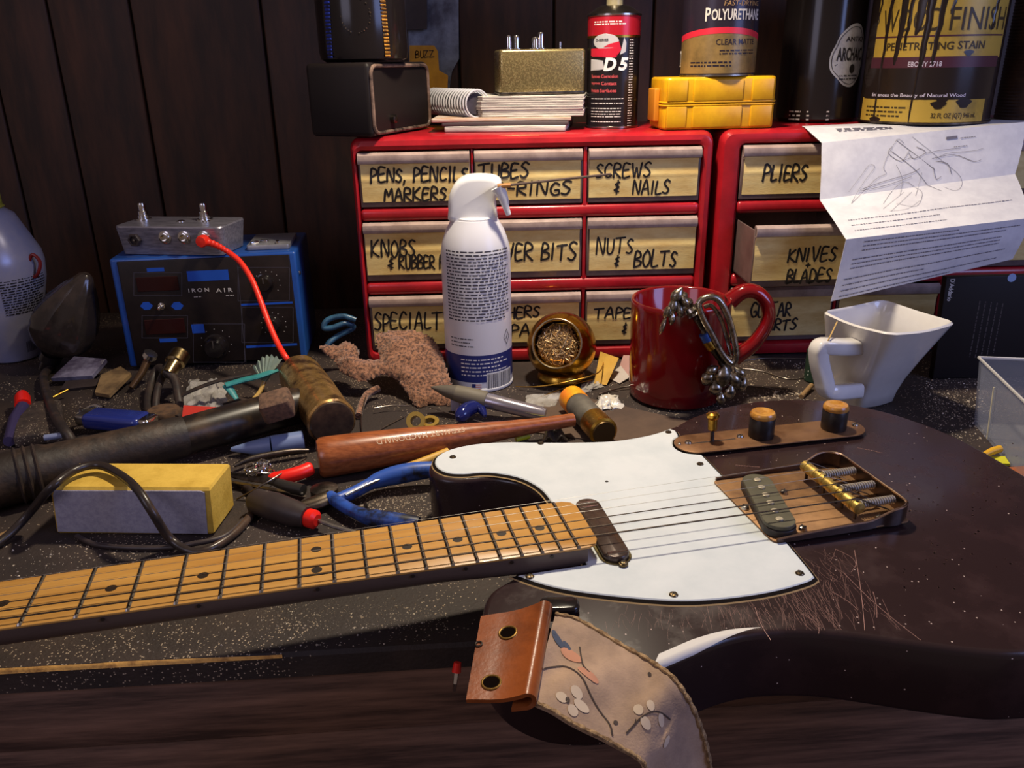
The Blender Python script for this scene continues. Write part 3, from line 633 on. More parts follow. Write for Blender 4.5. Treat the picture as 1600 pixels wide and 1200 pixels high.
def fillp(mb, pts, fn):                                    # triangle fan about the middle
    c = sum((Vector(p) for p in pts), Vector((0, 0, 0)))/len(pts); n = len(pts); V_ = [fn(u(c.x), hz(c.y))]
    for s in (.5, 1): V_ += [fn(u(c.x+(p[0]-c.x)*s), hz(c.y+(p[1]-c.y)*s)) for p in pts]
    mb.add(V_, [(0, 1+i, 1+(i+1) % n) for i in range(n)]+[(1+i, 1+n+i, 1+n+(i+1) % n, 1+(i+1) % n) for i in range(n)])
fillp(mb, shield, W1); mb.mat(1); c = Vector((1320, 98, 0)); rim2 = [c+(p-c)*.9 for p in shield]
line2d(mb, [(u(p.x), hz(p.y)) for p in rim2+rim2[:1]], .6, W2)
fit_text(mb, 'ANTIQ', u(1342)-u(1310), 6, W2, u(1310), hz(79), off=.02); fit_text(mb, 'ARCHAIC', u(1344)-u(1299), 14, W2, u(1299), hz(104), off=.03)
mb.add([W2(u(1326)+4*math.cos(a), hz(115)+5*math.sin(a)) for a in [2*PI*i/12 for i in range(12)]], [tuple(range(12))]); smudge_lines(mb, u(1306), u(1338), hz(131), hz(122), 2, 1.2, W2)
line2d(mb, [(u(1298), hz(110)), (u(1320), hz(102)), (u(1345), hz(101))], .7, W2)
mb.build('shield_label', [mat('silver_label', '#a9a7a8', .4, c2='#8f8c8e', sc=50), INK], o)
mb = MB(); smudge_lines(mb, u(1240), u(1258), hz(188), hz(171), 3, 1.8, W1); smudge_lines(mb, u(1267), u(1271), hz(188), hz(171), 3, 1.5, W1); smudge_lines(mb, u(1294), u(1298), hz(188), hz(171), 3, 1.5, W1); mb.build('small_print', mat('grey_print', '#b9b4ac', .5), o)
# wood stain can
o, cx, cy, r, zb, H = can('wood_stain_can', 'yellow wood stain can with black drips at the right end of the shelf', 1352, 1540, 150, 0, 968, None, zb=DT+2.2, H=172)
A = facing(cx, cy); u = lambda px: math.asin(max(-1, min(1, (px-1447)/95)))*r; hz = lambda py: zb+(190-py)/1.31
ylab = mat('yellow_label', '#b3933c', .4, .1, c2='#7d6628', sc=22, lo=.5, hi=.75)
mb = MB(Matrix.Translation((cx, cy, zb))); mb.lathe([(r, 2), (r, H*.98)], 64, caps=(0, 0)); dripm = mat('dark_drip', '#241c1a', .2); mb.build('can_body', dripm, o); mb = MB()
W1 = wrap(cx, cy, r+.2, A); W2 = wrap(cx, cy, r+.4, A); W3 = wrap(cx, cy, r+.55, A)
def bandc(m, p0, p1, py0, py1, fn): mb.mat(m); a0, a1 = u(p0), u(p1); mb.grid(lambda a, b: fn(a0+(a1-a0)*a, hz(py1)+(hz(py0)-hz(py1))*b), 20, 1)
bandc(1, 1366, 1537, 20, 104, W1); bandc(1, 1358, 1528, 156, 188, W1); bandc(2, 1364, 1535, 102, 116, W2); bandc(0, 1360, 1534, 116, 157, W2); bandc(2, 1366, 1536, 75, 77, W2)
mb.mat(3); fit_text(mb, 'MINWAX', u(1500)-u(1408), 16, W3, u(1408), hz(25), off=.015, shear=.12)
mb.mat(4); fit_text(mb, 'WOOD', u(1455)-u(1374), 22, W3, u(1374), hz(70), off=.0); fit_text(mb, 'FINISH', u(1535)-u(1464), 22, W3, u(1464), hz(70), off=.0)
fit_text(mb, 'PENETRATING', u(1474)-u(1384), 7.6, W3, u(1384), hz(93.5), off=.015); fit_text(mb, 'STAIN', u(1514)-u(1479), 7.6, W3, u(1479), hz(93), off=.015)
mb.mat(3); fit_text(mb, 'EBONY 2718', u(1462)-u(1417), 5, W3, u(1417), hz(114.5), off=.01); fit_text(mb, 'Enhances the Beauty of Natural Wood', u(1500)-u(1372), 4.6, W3, u(1372), hz(155), off=.015)
mb.mat(4); smudge_lines(mb, u(1366), u(1425), hz(182), hz(165), 3, 1.6, W3); fit_text(mb, '32 FL OZ (QT) 946 mL', u(1518)-u(1458), 6.5, W3, u(1458), hz(183), off=.015)
rs = random.Random(4)
def drip(px, w0, pyb, top=-6):
    P = []; 
    for k in range(13): t = k/12; P.append((u(px+rs.uniform(-1, 1)-6*t), hz(top+(pyb-top)*t), w0*(1-.55*t)*(1.0 if k < 12 else .5)))
    mb.mat(0); mb.loft([[wrap(cx, cy, r+.5, A)(x-wd/2, z_), wrap(cx, cy, r+1.0, A)(x, z_), wrap(cx, cy, r+.5, A)(x+wd/2, z_)] for x, z_, wd in P], closed=False, caps=(0, 0))
for a in ((1404, 9, 112), (1428, 12, 74), (1440, 7, 118), (1455, 7, 112), (1384, 5, 190), (1500, 9, 30), (1435, 3.5, 188), (1372, 4, 60), (1414, 5, 90), (1470, 5, 50), (1525, 6, 70)): drip(*a)
for px, py, rr in ((1495, 98, 5), (1470, 155, 8), (1500, 162, 8), (1466, 164, 7), (1380, 186, 7)): mb.add([W3(u(px)+rr*math.cos(q)*(1+.3*math.sin(3*q)), hz(py)+rr*.6*math.sin(q)) for q in [2*PI*i/16 for i in range(16)]], [tuple(range(16))])
mb.build('label_print', [dripm, ylab, mat('maroon_band', '#46202c', .4), mat('pale_violet_print', '#bfb4c4', .5), mat('brown_print', '#33260f', .5)], o)
mb = MB(Matrix.Translation((cx, cy, zb))); mb.lathe([(r-1, 0), (r+1, .3), (r+1, 2), (r, 2.6)], 64); mb.build('bottom_rim', DSTEEL, o); mb = MB(Matrix.Translation((cx, cy, zb))); mb.lathe([(r, H*.97), (r+1.4, H*.975), (r+1.4, H), (r-4, H), (r-5, H-4), (.1, H-4)], 64, caps=(0, 1)); mb.build('top_rim', DSTEEL, o)
# white strip and last dark can
c = V(1536, 150, 1010); mb = MB(); mb.rbox(c.x-7, c.x+5, 1024, 1027, DT+.3, DT+44, .8); tag(mb.build('white_stick', mat('grey_white', '#b4aca4', .6)), 'short white stick standing against the right side of the stain can', 'stick')
o, cx, cy, r, zb, H = can('ribbed_dark_can', 'dark ribbed can cut off by the right edge of the photo', 1567, 1675, 150, 0, 985, None, H=180)
mb = MB(Matrix.Translation((cx, cy, zb))); pr = [(r, 0)]
for k in range(40): pr += [(r+.8, 4+k*3.4), (r, 5.7+k*3.4)]
mb.lathe(pr+[(r, H), (.1, H)], 48); mb.build('can_body', mat('dark_brown_can', '#3b2a22', .4, c2='#57402f', sc=30), o)
# ------------------------------------------------------------------ the electric guitar lying on the bench
gt = thing('electric_guitar', 'worn dark electric guitar with white pickguard and maple neck lying across the bench front', 'guitar', (GX, GY, 0), GTH)
def gb(mb, name, m, par=None, **k): return mb.build(name, m, par or gt, **k)
bodym = mat('worn_dark_lacquer', '#2c1e1e', .24, c2='#352121', sc=26, lo=.5, hi=.76, coat=.15, r2=.45)
speckle(bodym, '#2b1a1b', '#c9b3a8', 900, .006, 14)
bo = [(424, -29), (410, -38), (402, -54), (399, -74), (406, -97), (423, -114), (448, -122), (472, -122), (500, -115), (520, -111), (537, -110.5), (556, -113.5), (576, -120), (600, -132), (617, -141), (640, -152), (659, -158), (700, -163), (740, -157), (775, -138), (797, -105), (808, -60), (811, -2), (812, 40), (809, 77), (797, 113), (780, 139), (758, 160), (735, 171), (705, 177), (676, 175.5), (650, 169), (626, 160), (605, 147), (580, 137), (545, 133), (515, 139), (488, 147), (465, 154), (443, 157), (425, 154), (410, 147), (400, 134), (397, 119), (403, 106), (417, 99), (437, 97), (454, 87), (464.5, 71), (470, 52), (471, 30)]
bo3 = [(p.x, p.y) for p in smooth_path([(a, b, 0) for a, b in bo], 4)]
BZ = 45.0
mb = MB(GM); mb.prism(bo3, 0.3, BZ, 4, seg=5)
mb.mat(1); rs = random.Random(11)
on_top = lambda x, y: (x, y, BZ+.12)
def scratch(px, py, dx, dy, wd, bendy=0):
    pts = []
    for t in (0, .33, .66, 1): q = G(px+dx*t+bendy*math.sin(PI*t), py+dy*t, BZ); pts.append((q.x, q.y))
    pts = [(p.x, p.y) for p in smooth_path([(*p, 0) for p in pts], 3)]; line2d(mb, pts, wd, on_top)
for k in range(170):
    px = rs.gauss(1245, 62); py = rs.uniform(905, 965)
    if px < 1150: py = max(py, 948)
    L = rs.uniform(12, 46); scratch(px, py, L*rs.uniform(.1, .8), min(L, 985-py), rs.choice((.05, .06, .08, .12)), rs.uniform(-6, 6))
for k in range(45): scratch(rs.uniform(905, 1180), rs.uniform(945, 975), rs.uniform(-8, 14), rs.uniform(8, 30), rs.choice((.05, .06, .09)), rs.uniform(-3, 3))
for k in range(40): scratch(rs.uniform(1245, 1330), rs.uniform(852, 905), rs.uniform(-10, 40), rs.uniform(8, 46), rs.choice((.05, .06, .09)), rs.uniform(-7, 7))
for a in ((1335, 860, 16, 125, .3, 2), (1318, 895, 120, 105, .26, -6), (1305, 858, 25, 36, .2, 18), (1364, 925, 6, 40, .3, 2), (1255, 960, 24, 30, .25, 10), (1180, 950, 24, 50, .4, -3), (1300, 925, 40, 28, .3, 4)): scratch(*a)
for k in range(70):
    px, py = rs.uniform(1400, 1590), rs.uniform(690, 920); scratch(px, py, rs.uniform(-3, 3), rs.uniform(-2, 2), rs.uniform(.3, .9))
scratch(1290, 682, -26, 6, .4); scratch(1340, 700, 38, 8, .5, 3); scratch(1150, 727, 36, 3, .5)
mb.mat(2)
# light reflection on the rounded waist edge, painted as pale faces
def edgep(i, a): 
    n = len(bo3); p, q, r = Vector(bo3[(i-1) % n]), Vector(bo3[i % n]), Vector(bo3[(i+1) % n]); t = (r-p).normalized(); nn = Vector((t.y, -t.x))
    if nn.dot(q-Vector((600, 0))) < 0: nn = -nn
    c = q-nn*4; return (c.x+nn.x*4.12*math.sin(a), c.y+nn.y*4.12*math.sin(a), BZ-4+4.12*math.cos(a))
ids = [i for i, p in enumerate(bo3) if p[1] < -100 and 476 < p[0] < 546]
def glint(u, v):
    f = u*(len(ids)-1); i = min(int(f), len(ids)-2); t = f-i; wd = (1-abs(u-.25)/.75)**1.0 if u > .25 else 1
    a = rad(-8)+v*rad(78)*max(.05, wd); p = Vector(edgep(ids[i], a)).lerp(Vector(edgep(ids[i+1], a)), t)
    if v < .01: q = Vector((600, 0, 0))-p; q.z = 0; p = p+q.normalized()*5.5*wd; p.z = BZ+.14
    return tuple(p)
mb.grid(glint, 24, 6)
gb(mb, 'body', [bodym, mat('scratched_through_lacquer', '#9a746a', .5), mat('painted_glint', '#cfcac2', .5)], ang=50)
# pickguard: three plies
pg = [(402, 121), (403.5, 134), (411, 143.5), (424, 149.5), (443, 151.5), (465, 148), (486, 141.5), (515, 133.5), (545, 128), (575, 130.5), (597, 138), (600, 133), (597.5, 122), (590.5, 116), (586.5, 105), (589.5, 94), (600, 88), (601, 86), (599.5, 20), (598, -38), (594.5, -72), (592, -77), (585, -79.5), (568, -82), (548, -82.5), (525, -80.5), (505, -76), (480, -66), (456, -54), (440, -43), (427, -30), (470, -29.5), (470.5, 30), (470.5, 47), (467.5, 69), (457, 88), (438, 101), (420, 103.5), (408, 109)]
sharp = {10, 11, 17, 18, 19, 30, 31, 32}
def mixed(pts, sharp, n=4):
    out = []; m = len(pts)
    for i in range(m):
        a, b = pts[i], pts[(i+1) % m]
        p = pts[i-1] if i not in sharp else a; q = pts[(i+2) % m] if (i+1) % m not in sharp else b
        if i in sharp and (i+1) % m in sharp: out.append(a); continue
        p, a2, b2, q = (Vector((*x, 0)) for x in (p, a, b, q))
        for k in range(n):
            t = k/n; v = .5*((2*a2)+(b2-p)*t+(2*p-5*a2+4*b2-q)*t*t+(3*a2-p-3*b2+q)*t**3); out.append((v.x, v.y))
    return out
pgo = mixed(pg, sharp)
plyD = mat('dark_ply', '#17110f', .8, spec=.1); plyW = mat('aged_white_plastic', '#cfd4d6', .38, c2='#c2c9cc', sc=20)
mb = MB(GM); z0 = BZ+.05
R_ = lambda d, z: [(*p, z) for p in (inset(pgo, d) if d else pgo)]
mb.mat(2).loft([R_(-2.2, z0), R_(-1.5, z0+.6)], (1, 0)); mb.mat(1).loft([R_(-1.5, z0+.6), R_(.6, z0+1.7)], (0, 0)); mb.mat(0).loft([R_(.6, z0+1.7), R_(1.3, z0+2.3)], (0, 1))
pgd = gb(mb, 'pickguard', [plyW, plyD, mat('cream_ply', '#a88c62', .75, spec=.15)], ang=25)
screwm = mat('aged_screw', '#7d6a4c', .3, 1, c2='#4a3d30', sc=300)
def screw(par, x, y, z, r=2.6, m=None, h=1.1):
    mb = MB(GM @ Matrix.Translation((x, y, z)) @ Matrix.Rotation(rs.uniform(0, 3), 4, 'Z')); mb.lathe([(r, 0), (r, .25), (r*.8, h*.8), (r*.35, h), (.05, h)], 16)
    mb.mat(1); mb.box(-r*.75, r*.75, -.3, .3, h*.72, h+.06); mb.box(-.3, .3, -r*.75, r*.75, h*.72, h+.06); return gb(mb, 'screw', [m or screwm, INK], par)
for x, y in ((417, 132.6), (488, 138.5), (592.5, 131), (592.4, 72.6), (508, -71), (587, -70.5), (434.5, -33.5), (477, 40)): screw(pgd, x, y, BZ+2.35)
mb = MB(GM @ Matrix.Translation((516.8, 65.2, BZ+2.34))); mb.lathe([(1.3, 0), (1.3, .12), (.05, .12)], 12); gb(mb, 'screw_hole', INK, pgd)
# neck
L0 = 648.0
fp = lambda n: L0*(1-2**(-n/12)); hw = lambda x: (42+14.4*x/466)/2
FZ = 58.0
maple = mat('amber_maple', '#c8964c', .36, c2='#a87434', sc=7, st=(1, 9, 9), lo=.35, hi=.75, coat=.2)
neckm = mat('dark_stained_neck', '#5a4a42', .42, c2='#6a584c', sc=30, st=(.3, 2, 2))
mb = MB(GM); fo = [(-6, -hw(0)), (472, -hw(472)), (477.5, -hw(472)+2.5), (480, -hw(472)+8), (480, hw(472)-8), (477.5, hw(472)-2.5), (472, hw(472)), (-6, hw(0))]
mb.prism(fo, FZ-1.5, FZ, .5, seg=2)
fb = gb(mb, 'fretboard', maple)
mb = MB(GM); rings = []
for i in range(33):
    x = -6+i*(478)/32; d = 15.5+2*x/466; sq = 0
    if x > 385: sq = min(1, (x-385)/40); d = d+(FZ-5.5-BZ+9-d)*0
    h_ = hw(min(x, 472)); r = []
    for k in range(15):
        a = PI*k/14; c, s_ = math.cos(a), math.sin(a); e = 1-.55*sq
        r.append((x, -h_*.99*math.copysign(abs(c)**e, c), FZ-1.5-((d+3)*(1-sq)+16*sq)*abs(s_)**e))
    rings.append(r)
mb.loft(rings, (1, 1)); gb(mb, 'neck_shaft', neckm)
mb = MB(GM); mb.prism([(-6, -21), (-30, -30), (-60, -38), (-150, -44), (-185, -30), (-190, -5), (-150, 10), (-60, 22), (-30, 24), (-6, 21)], 36, 50, 2); gb(mb, 'headstock', neckm)
mb = MB(GM); mb.rbox(-4, 0, -21, 21, FZ-.5, FZ+2.6, .6, 2); gb(mb, 'nut', mat('bone_nut', '#d8cfb8', .4))
fretm = mat('fret_nickel', '#a9a49c', .25, 1)
for n in range(1, 23):
    x = fp(n); mb = MB(GM); y = hw(x)+.1
    mb.loft([[(x+1.25*c, yy, FZ-.2+1.25*s_*k) for c, s_ in ((-1, 0), (-.85, .55), (-.4, .92), (0, 1), (.4, .92), (.85, .55), (1, 0))] for yy, k in ((-y, .1), (-y+1.2, 1), (y-1.2, 1), (y, .1))]); gb(mb, 'fret', fretm, fb)
dotm = mat('black_dot', '#2a2018', .4)
for n in (3, 5, 7, 9, 12, 15, 17, 19, 21):
    x = (fp(n-1)+fp(n))/2
    for y in ((-11, 11) if n == 12 else (0,)): mb = MB(GM @ Matrix.Translation((x, y, FZ-.2))); mb.lathe([(3.1, 0), (3.1, .26), (.05, .26)], 20); gb(mb, 'dot_marker', dotm, fb)
    mb = MB(GM @ Matrix.Translation((x, -hw(x)-.05, FZ-3.2)) @ Matrix.Rotation(PI/2, 4, 'X')); mb.lathe([(1.1, -.2), (1.1, .2), (.05, .2)], 10); gb(mb, 'side_dot', dotm, fb)
stringm = mat('wound_string', '#5c5044', .5, .8, c2='#3a322b', sc=900); plainm = mat('plain_string', '#a8a49c', .4, .8)
SX = 651.0
for i, r in enumerate((.5, .42, .34, .16, .12, .1)):
    y0, y1 = -17+i*6.8, -26.3+i*10.45; zz = 63.4
    mb = MB(GM); mb.tube([(-3, y0, FZ+1.2), (0, y0, FZ+2.2), (SX-3, y1, zz-.2), (SX, y1, zz), (SX+3, y1, zz-.6), (678, y1, 51.5)], r, 8); gb(mb, 'string', stringm if i < 3 else plainm)
# neck pickup
pkm = mat('dark_pickup_cover', '#3c2f2a', .22, .3, c2='#51423a', sc=60)
npk = None
mb = MB(GM @ Matrix.Translation((490.5, 2, 0)) @ Matrix.Rotation(rad(-1.5), 4, 'Z')); mb.prism(rrect(16.5, 73, 8.2, 7), BZ+2.35, BZ+7, 1.2); npk = gb(mb, 'neck_pickup', pkm)
mb = MB(GM @ Matrix.Translation((490.5, 2, 0)) @ Matrix.Rotation(rad(-1.5), 4, 'Z')); mb.prism(rrect(20, 76, 10, 7), BZ+2.33, BZ+3.2, .3, seg=1); gb(mb, 'pickup_ring', mat('aged_gold_ring', '#8a7a4a', .3, .6, c2='#4a3e28', sc=60), npk)
mb = MB(GM @ Matrix.Translation((491, -36.5, BZ+2.35))); mb.rbox(-3, 3, -3, 3, 0, 2, .6, 2, rc=3); gb(mb, 'pickup_ear', mat('ear_metal', '#6a5a40', .35, 1), npk); screw(npk, 491, -37, BZ+4.3, 2.2); screw(npk, 490, 41.5, BZ+2.4, 2.2)
for y, w_ in ((-29, 3.2), (27, 1.2), (33, 1.2)): mb = MB(GM); mb.rbox(484, 497, y-w_/2, y+w_/2, BZ+7.02, BZ+7.25, .1, 1); gb(mb, 'worn_metal_strip', CHROME, npk)
# bridge
brm = mat('aged_bridge_plate', '#a07a54', .5, .6, c2='#664a34', sc=30, lo=.35, hi=.7, r2=.6)
rimm = mat('bridge_wall_metal', '#5d4a40', .3, .8, c2='#3a2d28', sc=30)
bp = (588.5, 686, -38.5, 45); PZ = BZ+2.4
brk = None
mb = MB(GM); mb.rbox(bp[0], bp[1], bp[2], bp[3], PZ, PZ+1.4, .5, 2, rc=4); brk = gb(mb, 'bridge_plate', brm)
TT = PZ+1.4
def wallrun(pts, nm):
    """thin upright rim along pts: (x, y, height)"""
    mb = MB(GM); P = [Vector((a, b, 0)) for a, b, h in pts]; H = [h for *_, h in pts]; rings = []
    for i in range(len(P)):
        t = (P[min(i+1, len(P)-1)]-P[max(i-1, 0)]).normalized(); n = Vector((-t.y, t.x, 0))*.75
        a, b = P[i]+n, P[i]-n; h = H[i]
        rings.append([(a.x, a.y, PZ+.1), (b.x, b.y, PZ+.1), (b.x, b.y, PZ+h-.5), (b.x*.7+a.x*.3, b.y*.7+a.y*.3, PZ+h), (b.x*.3+a.x*.7, b.y*.3+a.y*.7, PZ+h), (a.x, a.y, PZ+h-.5)])
    mb.loft(rings); return gb(mb, nm, [rimm], brk)
wr = [(591, -38, 2.5), (610, -38.3, 4.0), (640, -38.3, 5.2), (655, -38.2, 5.5), (664, -37.5, 7.5), (671, -38.5, 11), (678, -38, 12), (683, -35, 12), (686, -29, 12), (686, 0, 12), (686, 32, 12), (684.5, 40, 12), (679, 44.5, 12), (671, 45, 11.5), (663, 44, 8), (655, 44.3, 5.5), (630, 44.6, 4.4), (591, 44.6, 2.5)]
wrs = smooth_path(wr, 4); wallrun([(p.x, p.y, p.z) for p in wrs], 'bridge_wall')
mb = MB(GM); mb.tube([(p.x, p.y, PZ+p.z) for p in wrs], .9, 8); gb(mb, 'rim_edge', mat('polished_rim', '#b79a86', .22, 1), brk)
BR = GM @ Matrix.Translation((605, -1, 0)) @ Matrix.Rotation(rad(-14), 4, 'Z')
mb = MB(BR); mb.prism(rrect(21, 73, 10, 7), TT+.05, TT+4.6, .4, seg=1); bpk = gb(mb, 'bridge_pickup', mat('pickup_fibre_base', '#2b2421', .5), brk)
mb = MB(BR); mb.prism(rrect(20, 71, 10, 7), TT+4.62, TT+7.4, .3, seg=1); gb(mb, 'pickup_top', mat('grey_green_fibre', '#55513f', .5, c2='#474435', sc=60), bpk)
for i in range(6): mb = MB(BR @ Matrix.Translation((0, -26+i*10.4, TT+7.3))); mb.lathe([(2.5, 0), (2.5, .7), (2.1, 1), (.05, 1)], 16); gb(mb, 'pole_piece', mat('pole_steel', '#c9bfa8', .42, .8) if i == 0 else bpy.data.materials['pole_steel'], bpk)
bscr = mat('steel_screw', '#c9bfb2', .22, 1)
for x, y in ((627, 15), (591.5, 3), (613.5, -30)): screw(bpk, x, y, TT, 2.8, bscr, 2.6)
for y in (-20, 0, 22): screw(brk, 676, y+5, TT, 2.5, bscr, 1.2)
screw(brk, 668, -31, TT, 3, bscr, 2.4)
saddm = mat('saddle_brass', '#d0b060', .42, .8, c2='#9c8240', sc=200)
for k, yc in enumerate((-21.5, -.5, 20.5)):
    tl = (.6, -1.2, 1.0)[k]
    mb = MB(GM @ Matrix.Translation((SX+.5, yc, 58.9)) @ Matrix.Rotation(rad(tl), 4, 'Z')); P = []
    for a, r in ((-10.4, 3.4), (-10.1, 4), (-6.2, 4), (-5.7, 3.5), (-4.7, 3.5), (-4.2, 4), (4.2, 4), (4.7, 3.5), (5.7, 3.5), (6.2, 4), (10.1, 4), (10.4, 3.4)): P.append((a, r))
    mb.tube([(0, a, 0) for a, r in P], [r for a, r in P], 18); sd = gb(mb, 'saddle', saddm, brk)
    for s_ in (-1, 1): mb = MB(GM); mb.tube([(SX+.5, yc+s_*7, 50), (SX+.5, yc+s_*7, 63.4)], 1.1, 8); gb(mb, 'height_screw', DSTEEL, sd)
    sy = yc-1; mb = MB(GM); mb.tube([(SX+2.5, sy, 56.2), (685, sy, 56)], 1.3, 8); gb(mb, 'length_screw', DSTEEL, sd); mb = MB(GM); mb.tube([(SX+4, sy+4.4, 52), (676, sy+4.4, 51.8)], .9, 8); gb(mb, 'length_screw', DSTEEL, sd)
    mb = MB(GM); n = 15; 
    mb.tube([(SX+5.5+(27.5)*t/(n*10), sy+2.5*math.cos(2*PI*t/10), 56.2+2.5*math.sin(2*PI*t/10)) for t in range(n*10+1)], .62, 5); gb(mb, 'spring', bpy.data.materials.get('spring_steel') or mat('spring_steel', '#b9afa2', .45, .7), sd)
# control plate, knobs, switch
cpm = mat('aged_control_plate', '#8f6a4a', .48, .6, c2='#6a4830', sc=22, lo=.4, hi=.65, r2=.36)
CP = GM @ Matrix.Translation((667, 102.5, 0)) @ Matrix.Rotation(rad(-1.8), 4, 'Z')
mb = MB(CP); mb.prism(rrect(160, 32.5, 16.2, 10), BZ+2.36, BZ+3.6, .45, seg=2); cpl = gb(mb, 'control_plate', cpm)
mb = MB(CP); mb.rbox(-68, -30, -.7, .7, BZ+3.55, BZ+3.68, .05, 1); gb(mb, 'switch_slot', INK, cpl)
for x, y in ((-76.5, .5), (-69, 1.5), (-25, 2.5), (74.5, 1)): screw(cpl, (GM.inverted() @ CP @ Vector((x, y, 0))).x, (GM.inverted() @ CP @ Vector((x, y, 0))).y, BZ+3.6, 2.9 if x > -75 else 1.3, bscr, 1.6)
woodk = mat('tan_knob_top', '#c08a3e', .3, c2='#96601f', sc=120, coat=.5)
for x in (-8.5, 54.5):
    K = CP @ Matrix.Translation((x, 0, BZ+3.6)); mb = MB(K); n = 72; pr = [(9.4, .2), (9.6, .8), (9.6, 16.2), (8.9, 17)]
    mb.loft([[((r+(.22 if i % 2 else 0))*math.cos(2*PI*i/n), (r+(.22 if i % 2 else 0))*math.sin(2*PI*i/n), z) for i in range(n)] for r, z in pr]); kb = gb(mb, 'knob', mat('knurled_dark_knob', '#2e2826', .35, .4) if x < 0 else bpy.data.materials['knurled_dark_knob'], cpl, ang=60)
    mb = MB(K); mb.lathe([(9.6, 16.6), (10, 17.6), (9.9, 19.4), (8.8, 21), (6.8, 21.3), (4.8, 20.4), (2, 19.9), (.05, 19.8)], 36); gb(mb, 'knob_top', woodk, kb)
S_ = CP @ Matrix.Translation((-49.5, 0, BZ+3.6)); mb = MB(S_); mb.tube([(0, 0, -.5), (0, 1.5, 10)], 1.7, 10, flat=.5); sw = gb(mb, 'selector_switch', DSTEEL, cpl)
mb = MB(S_ @ Matrix.Translation((0, 1.3, 9)) @ Matrix.Rotation(rad(-6), 4, 'X')); mb.lathe([(3, 0), (3.6, .8), (3.7, 9), (4.4, 9.6), (5.2, 11), (5.1, 13.2), (3.6, 14.4), (.05, 14.6)], 24); gb(mb, 'switch_tip', BRASS, sw)

# ------------------------------------------------------------------ guitar strap with its leather end
st = thing('guitar_strap', 'patterned fabric guitar strap with an orange-brown leather end over the guitar edge', 'guitar strap', V(900, 1080, 318))
leam = mat('orange_brown_leather', '#8f4a20', .34, c2='#582a12', sc=24, lo=.4, hi=.7, coat=.3, bump=.12, bsc=500)
A0, A1 = V(752, 972, 362), V(849, 962, 365); D0, D1 = V(729, 1103, 304), V(822, 1109, 301)
nrm = (A1-A0).cross(D0-A0).normalized()
if nrm.z < 0: nrm = -nrm
LW = (A1-A0).length
def leather(u, v):
    v2 = v; wob = 1.4*math.sin(2*PI*(v*.9+.1))*(u)
    if u < .7:
        t = u/.7; p = A0.lerp(A1, t).lerp(D0.lerp(D1, t), v2); k = 4+6*max(0, t-.35)**2/.42+2.2*math.sin(PI*t)*.4; return p+nrm*(k+wob*.3)
    t = (u-.7)/.3; R_ = 5.2; a = PI/2-PI*t*1.05; e = A1.lerp(D1, v2); ax_ = (A1-A0).normalized()
    return e+ax_*(R_*math.cos(a))+nrm*(4+6-R_+R_*math.sin(a)+wob*.3) if t < .99 else e+ax_*(R_*math.cos(a)-6)+nrm*(4+6-R_+R_*math.sin(a))
mb = MB(); mb.sheet(leather, 40, 24, 2.2); le = mb.build('leather_end', leam, st, ang=60)
def on_leather(px, py, up=1.0):
    u, v = best_uv(leather, px, py, .7); p = leather(u, v); q = leather(min(u+.01, .7), v)-p; r = leather(u, min(v+.01, 1))-leather(u, max(v-.01, 0)); n = q.cross(r).normalized()
    if n.dot(C0-p) < 0: n = -n
    return p, n
def best_uv(fn, px, py, um=1.0):
    r = ray(px, py).normalized(); b = None
    for i in range(41):
        for j in range(41):
            q = fn(um*i/40, j/40)-C0; e = (q-r*q.dot(r)).length
            if b is None or e < b[0]: b = (e, um*i/40, j/40)
    return b[1], b[2]
for px, py in ((793, 989), (768, 1066)):
    p, n = on_leather(px, py); F = frame(p+n*.05, n); mb = MB(F); mb.tube([(4.5*math.cos(a), 4.5*math.sin(a), .2) for a in [2*PI*i/28 for i in range(28)]], .6, 8, closed=True); ri = mb.build('eyelet', bpy.data.materials.get('dull_eyelet') or mat('dull_eyelet', '#8a6a34', .4, .8), le)
    mb = MB(F); mb.lathe([(4.2, -.1), (4.2, .15), (.05, .15)], 20); mb.build('hole', bpy.data.materials.get('open_hole') or mat('open_hole', '#120c0a', 1, spec=0), le)
p, n = on_leather(747, 1006); mb = MB(frame(p+n*.1, n)); mb.tube([(1.7*math.cos(a), 1.7*math.sin(a), .3) for a in [2*PI*i/16 for i in range(16)]], .5, 6, closed=True); mb.build('small_eyelet', DSTEEL, le)
# fabric
up_ = [(868, 962, 366), (905, 972, 361), (960, 1004, 346), (1012, 1034, 332), (1050, 1060, 319), (1078, 1098, 311), (1098, 1142, 307), (1110, 1190, 305), (1118, 1250, 303)]
lo_ = [(836, 1105, 303), (872, 1124, 298), (922, 1152, 291), (972, 1178, 286), (1004, 1198, 283), (1008, 1225, 281), (1008, 1255, 280), (1006, 1290, 279), (1003, 1330, 278)]
UP = smooth_path([V(*a) for a in up_], 6); LO = smooth_path([V(*a) for a in lo_], 6); NF = len(UP)-1
def fabric(u, v):
    f = u*NF; i = min(int(f), NF-1); t = f-i; a, b = UP[i].lerp(UP[i+1], t), LO[i].lerp(LO[i+1], t); p = a.lerp(b, v)
    fall = max(0, u-.5)*2
    p = p+Vector((0, 0, 1))*(1.8*(1-fall)+2.0*math.sin(PI*v)*(1-fall)+1.9*math.sin(u*26+v*5)*math.exp(-((v-.55)/.3)**2)*(1 if u < .6 else .4)+.8*mnoise.noise(Vector((u*9, v*6, 2))))
    p.y += 2.2*fall*math.sin(v*PI*3.2+u*7)
    return p
fabm = mat('tan_printed_cloth', '#b3957a', .85, c2='#87705f', sc=28, lo=.36, hi=.68, bump=.25, bsc=900)
mb = MB(); mb.sheet(fabric, 70, 28, 1.6)
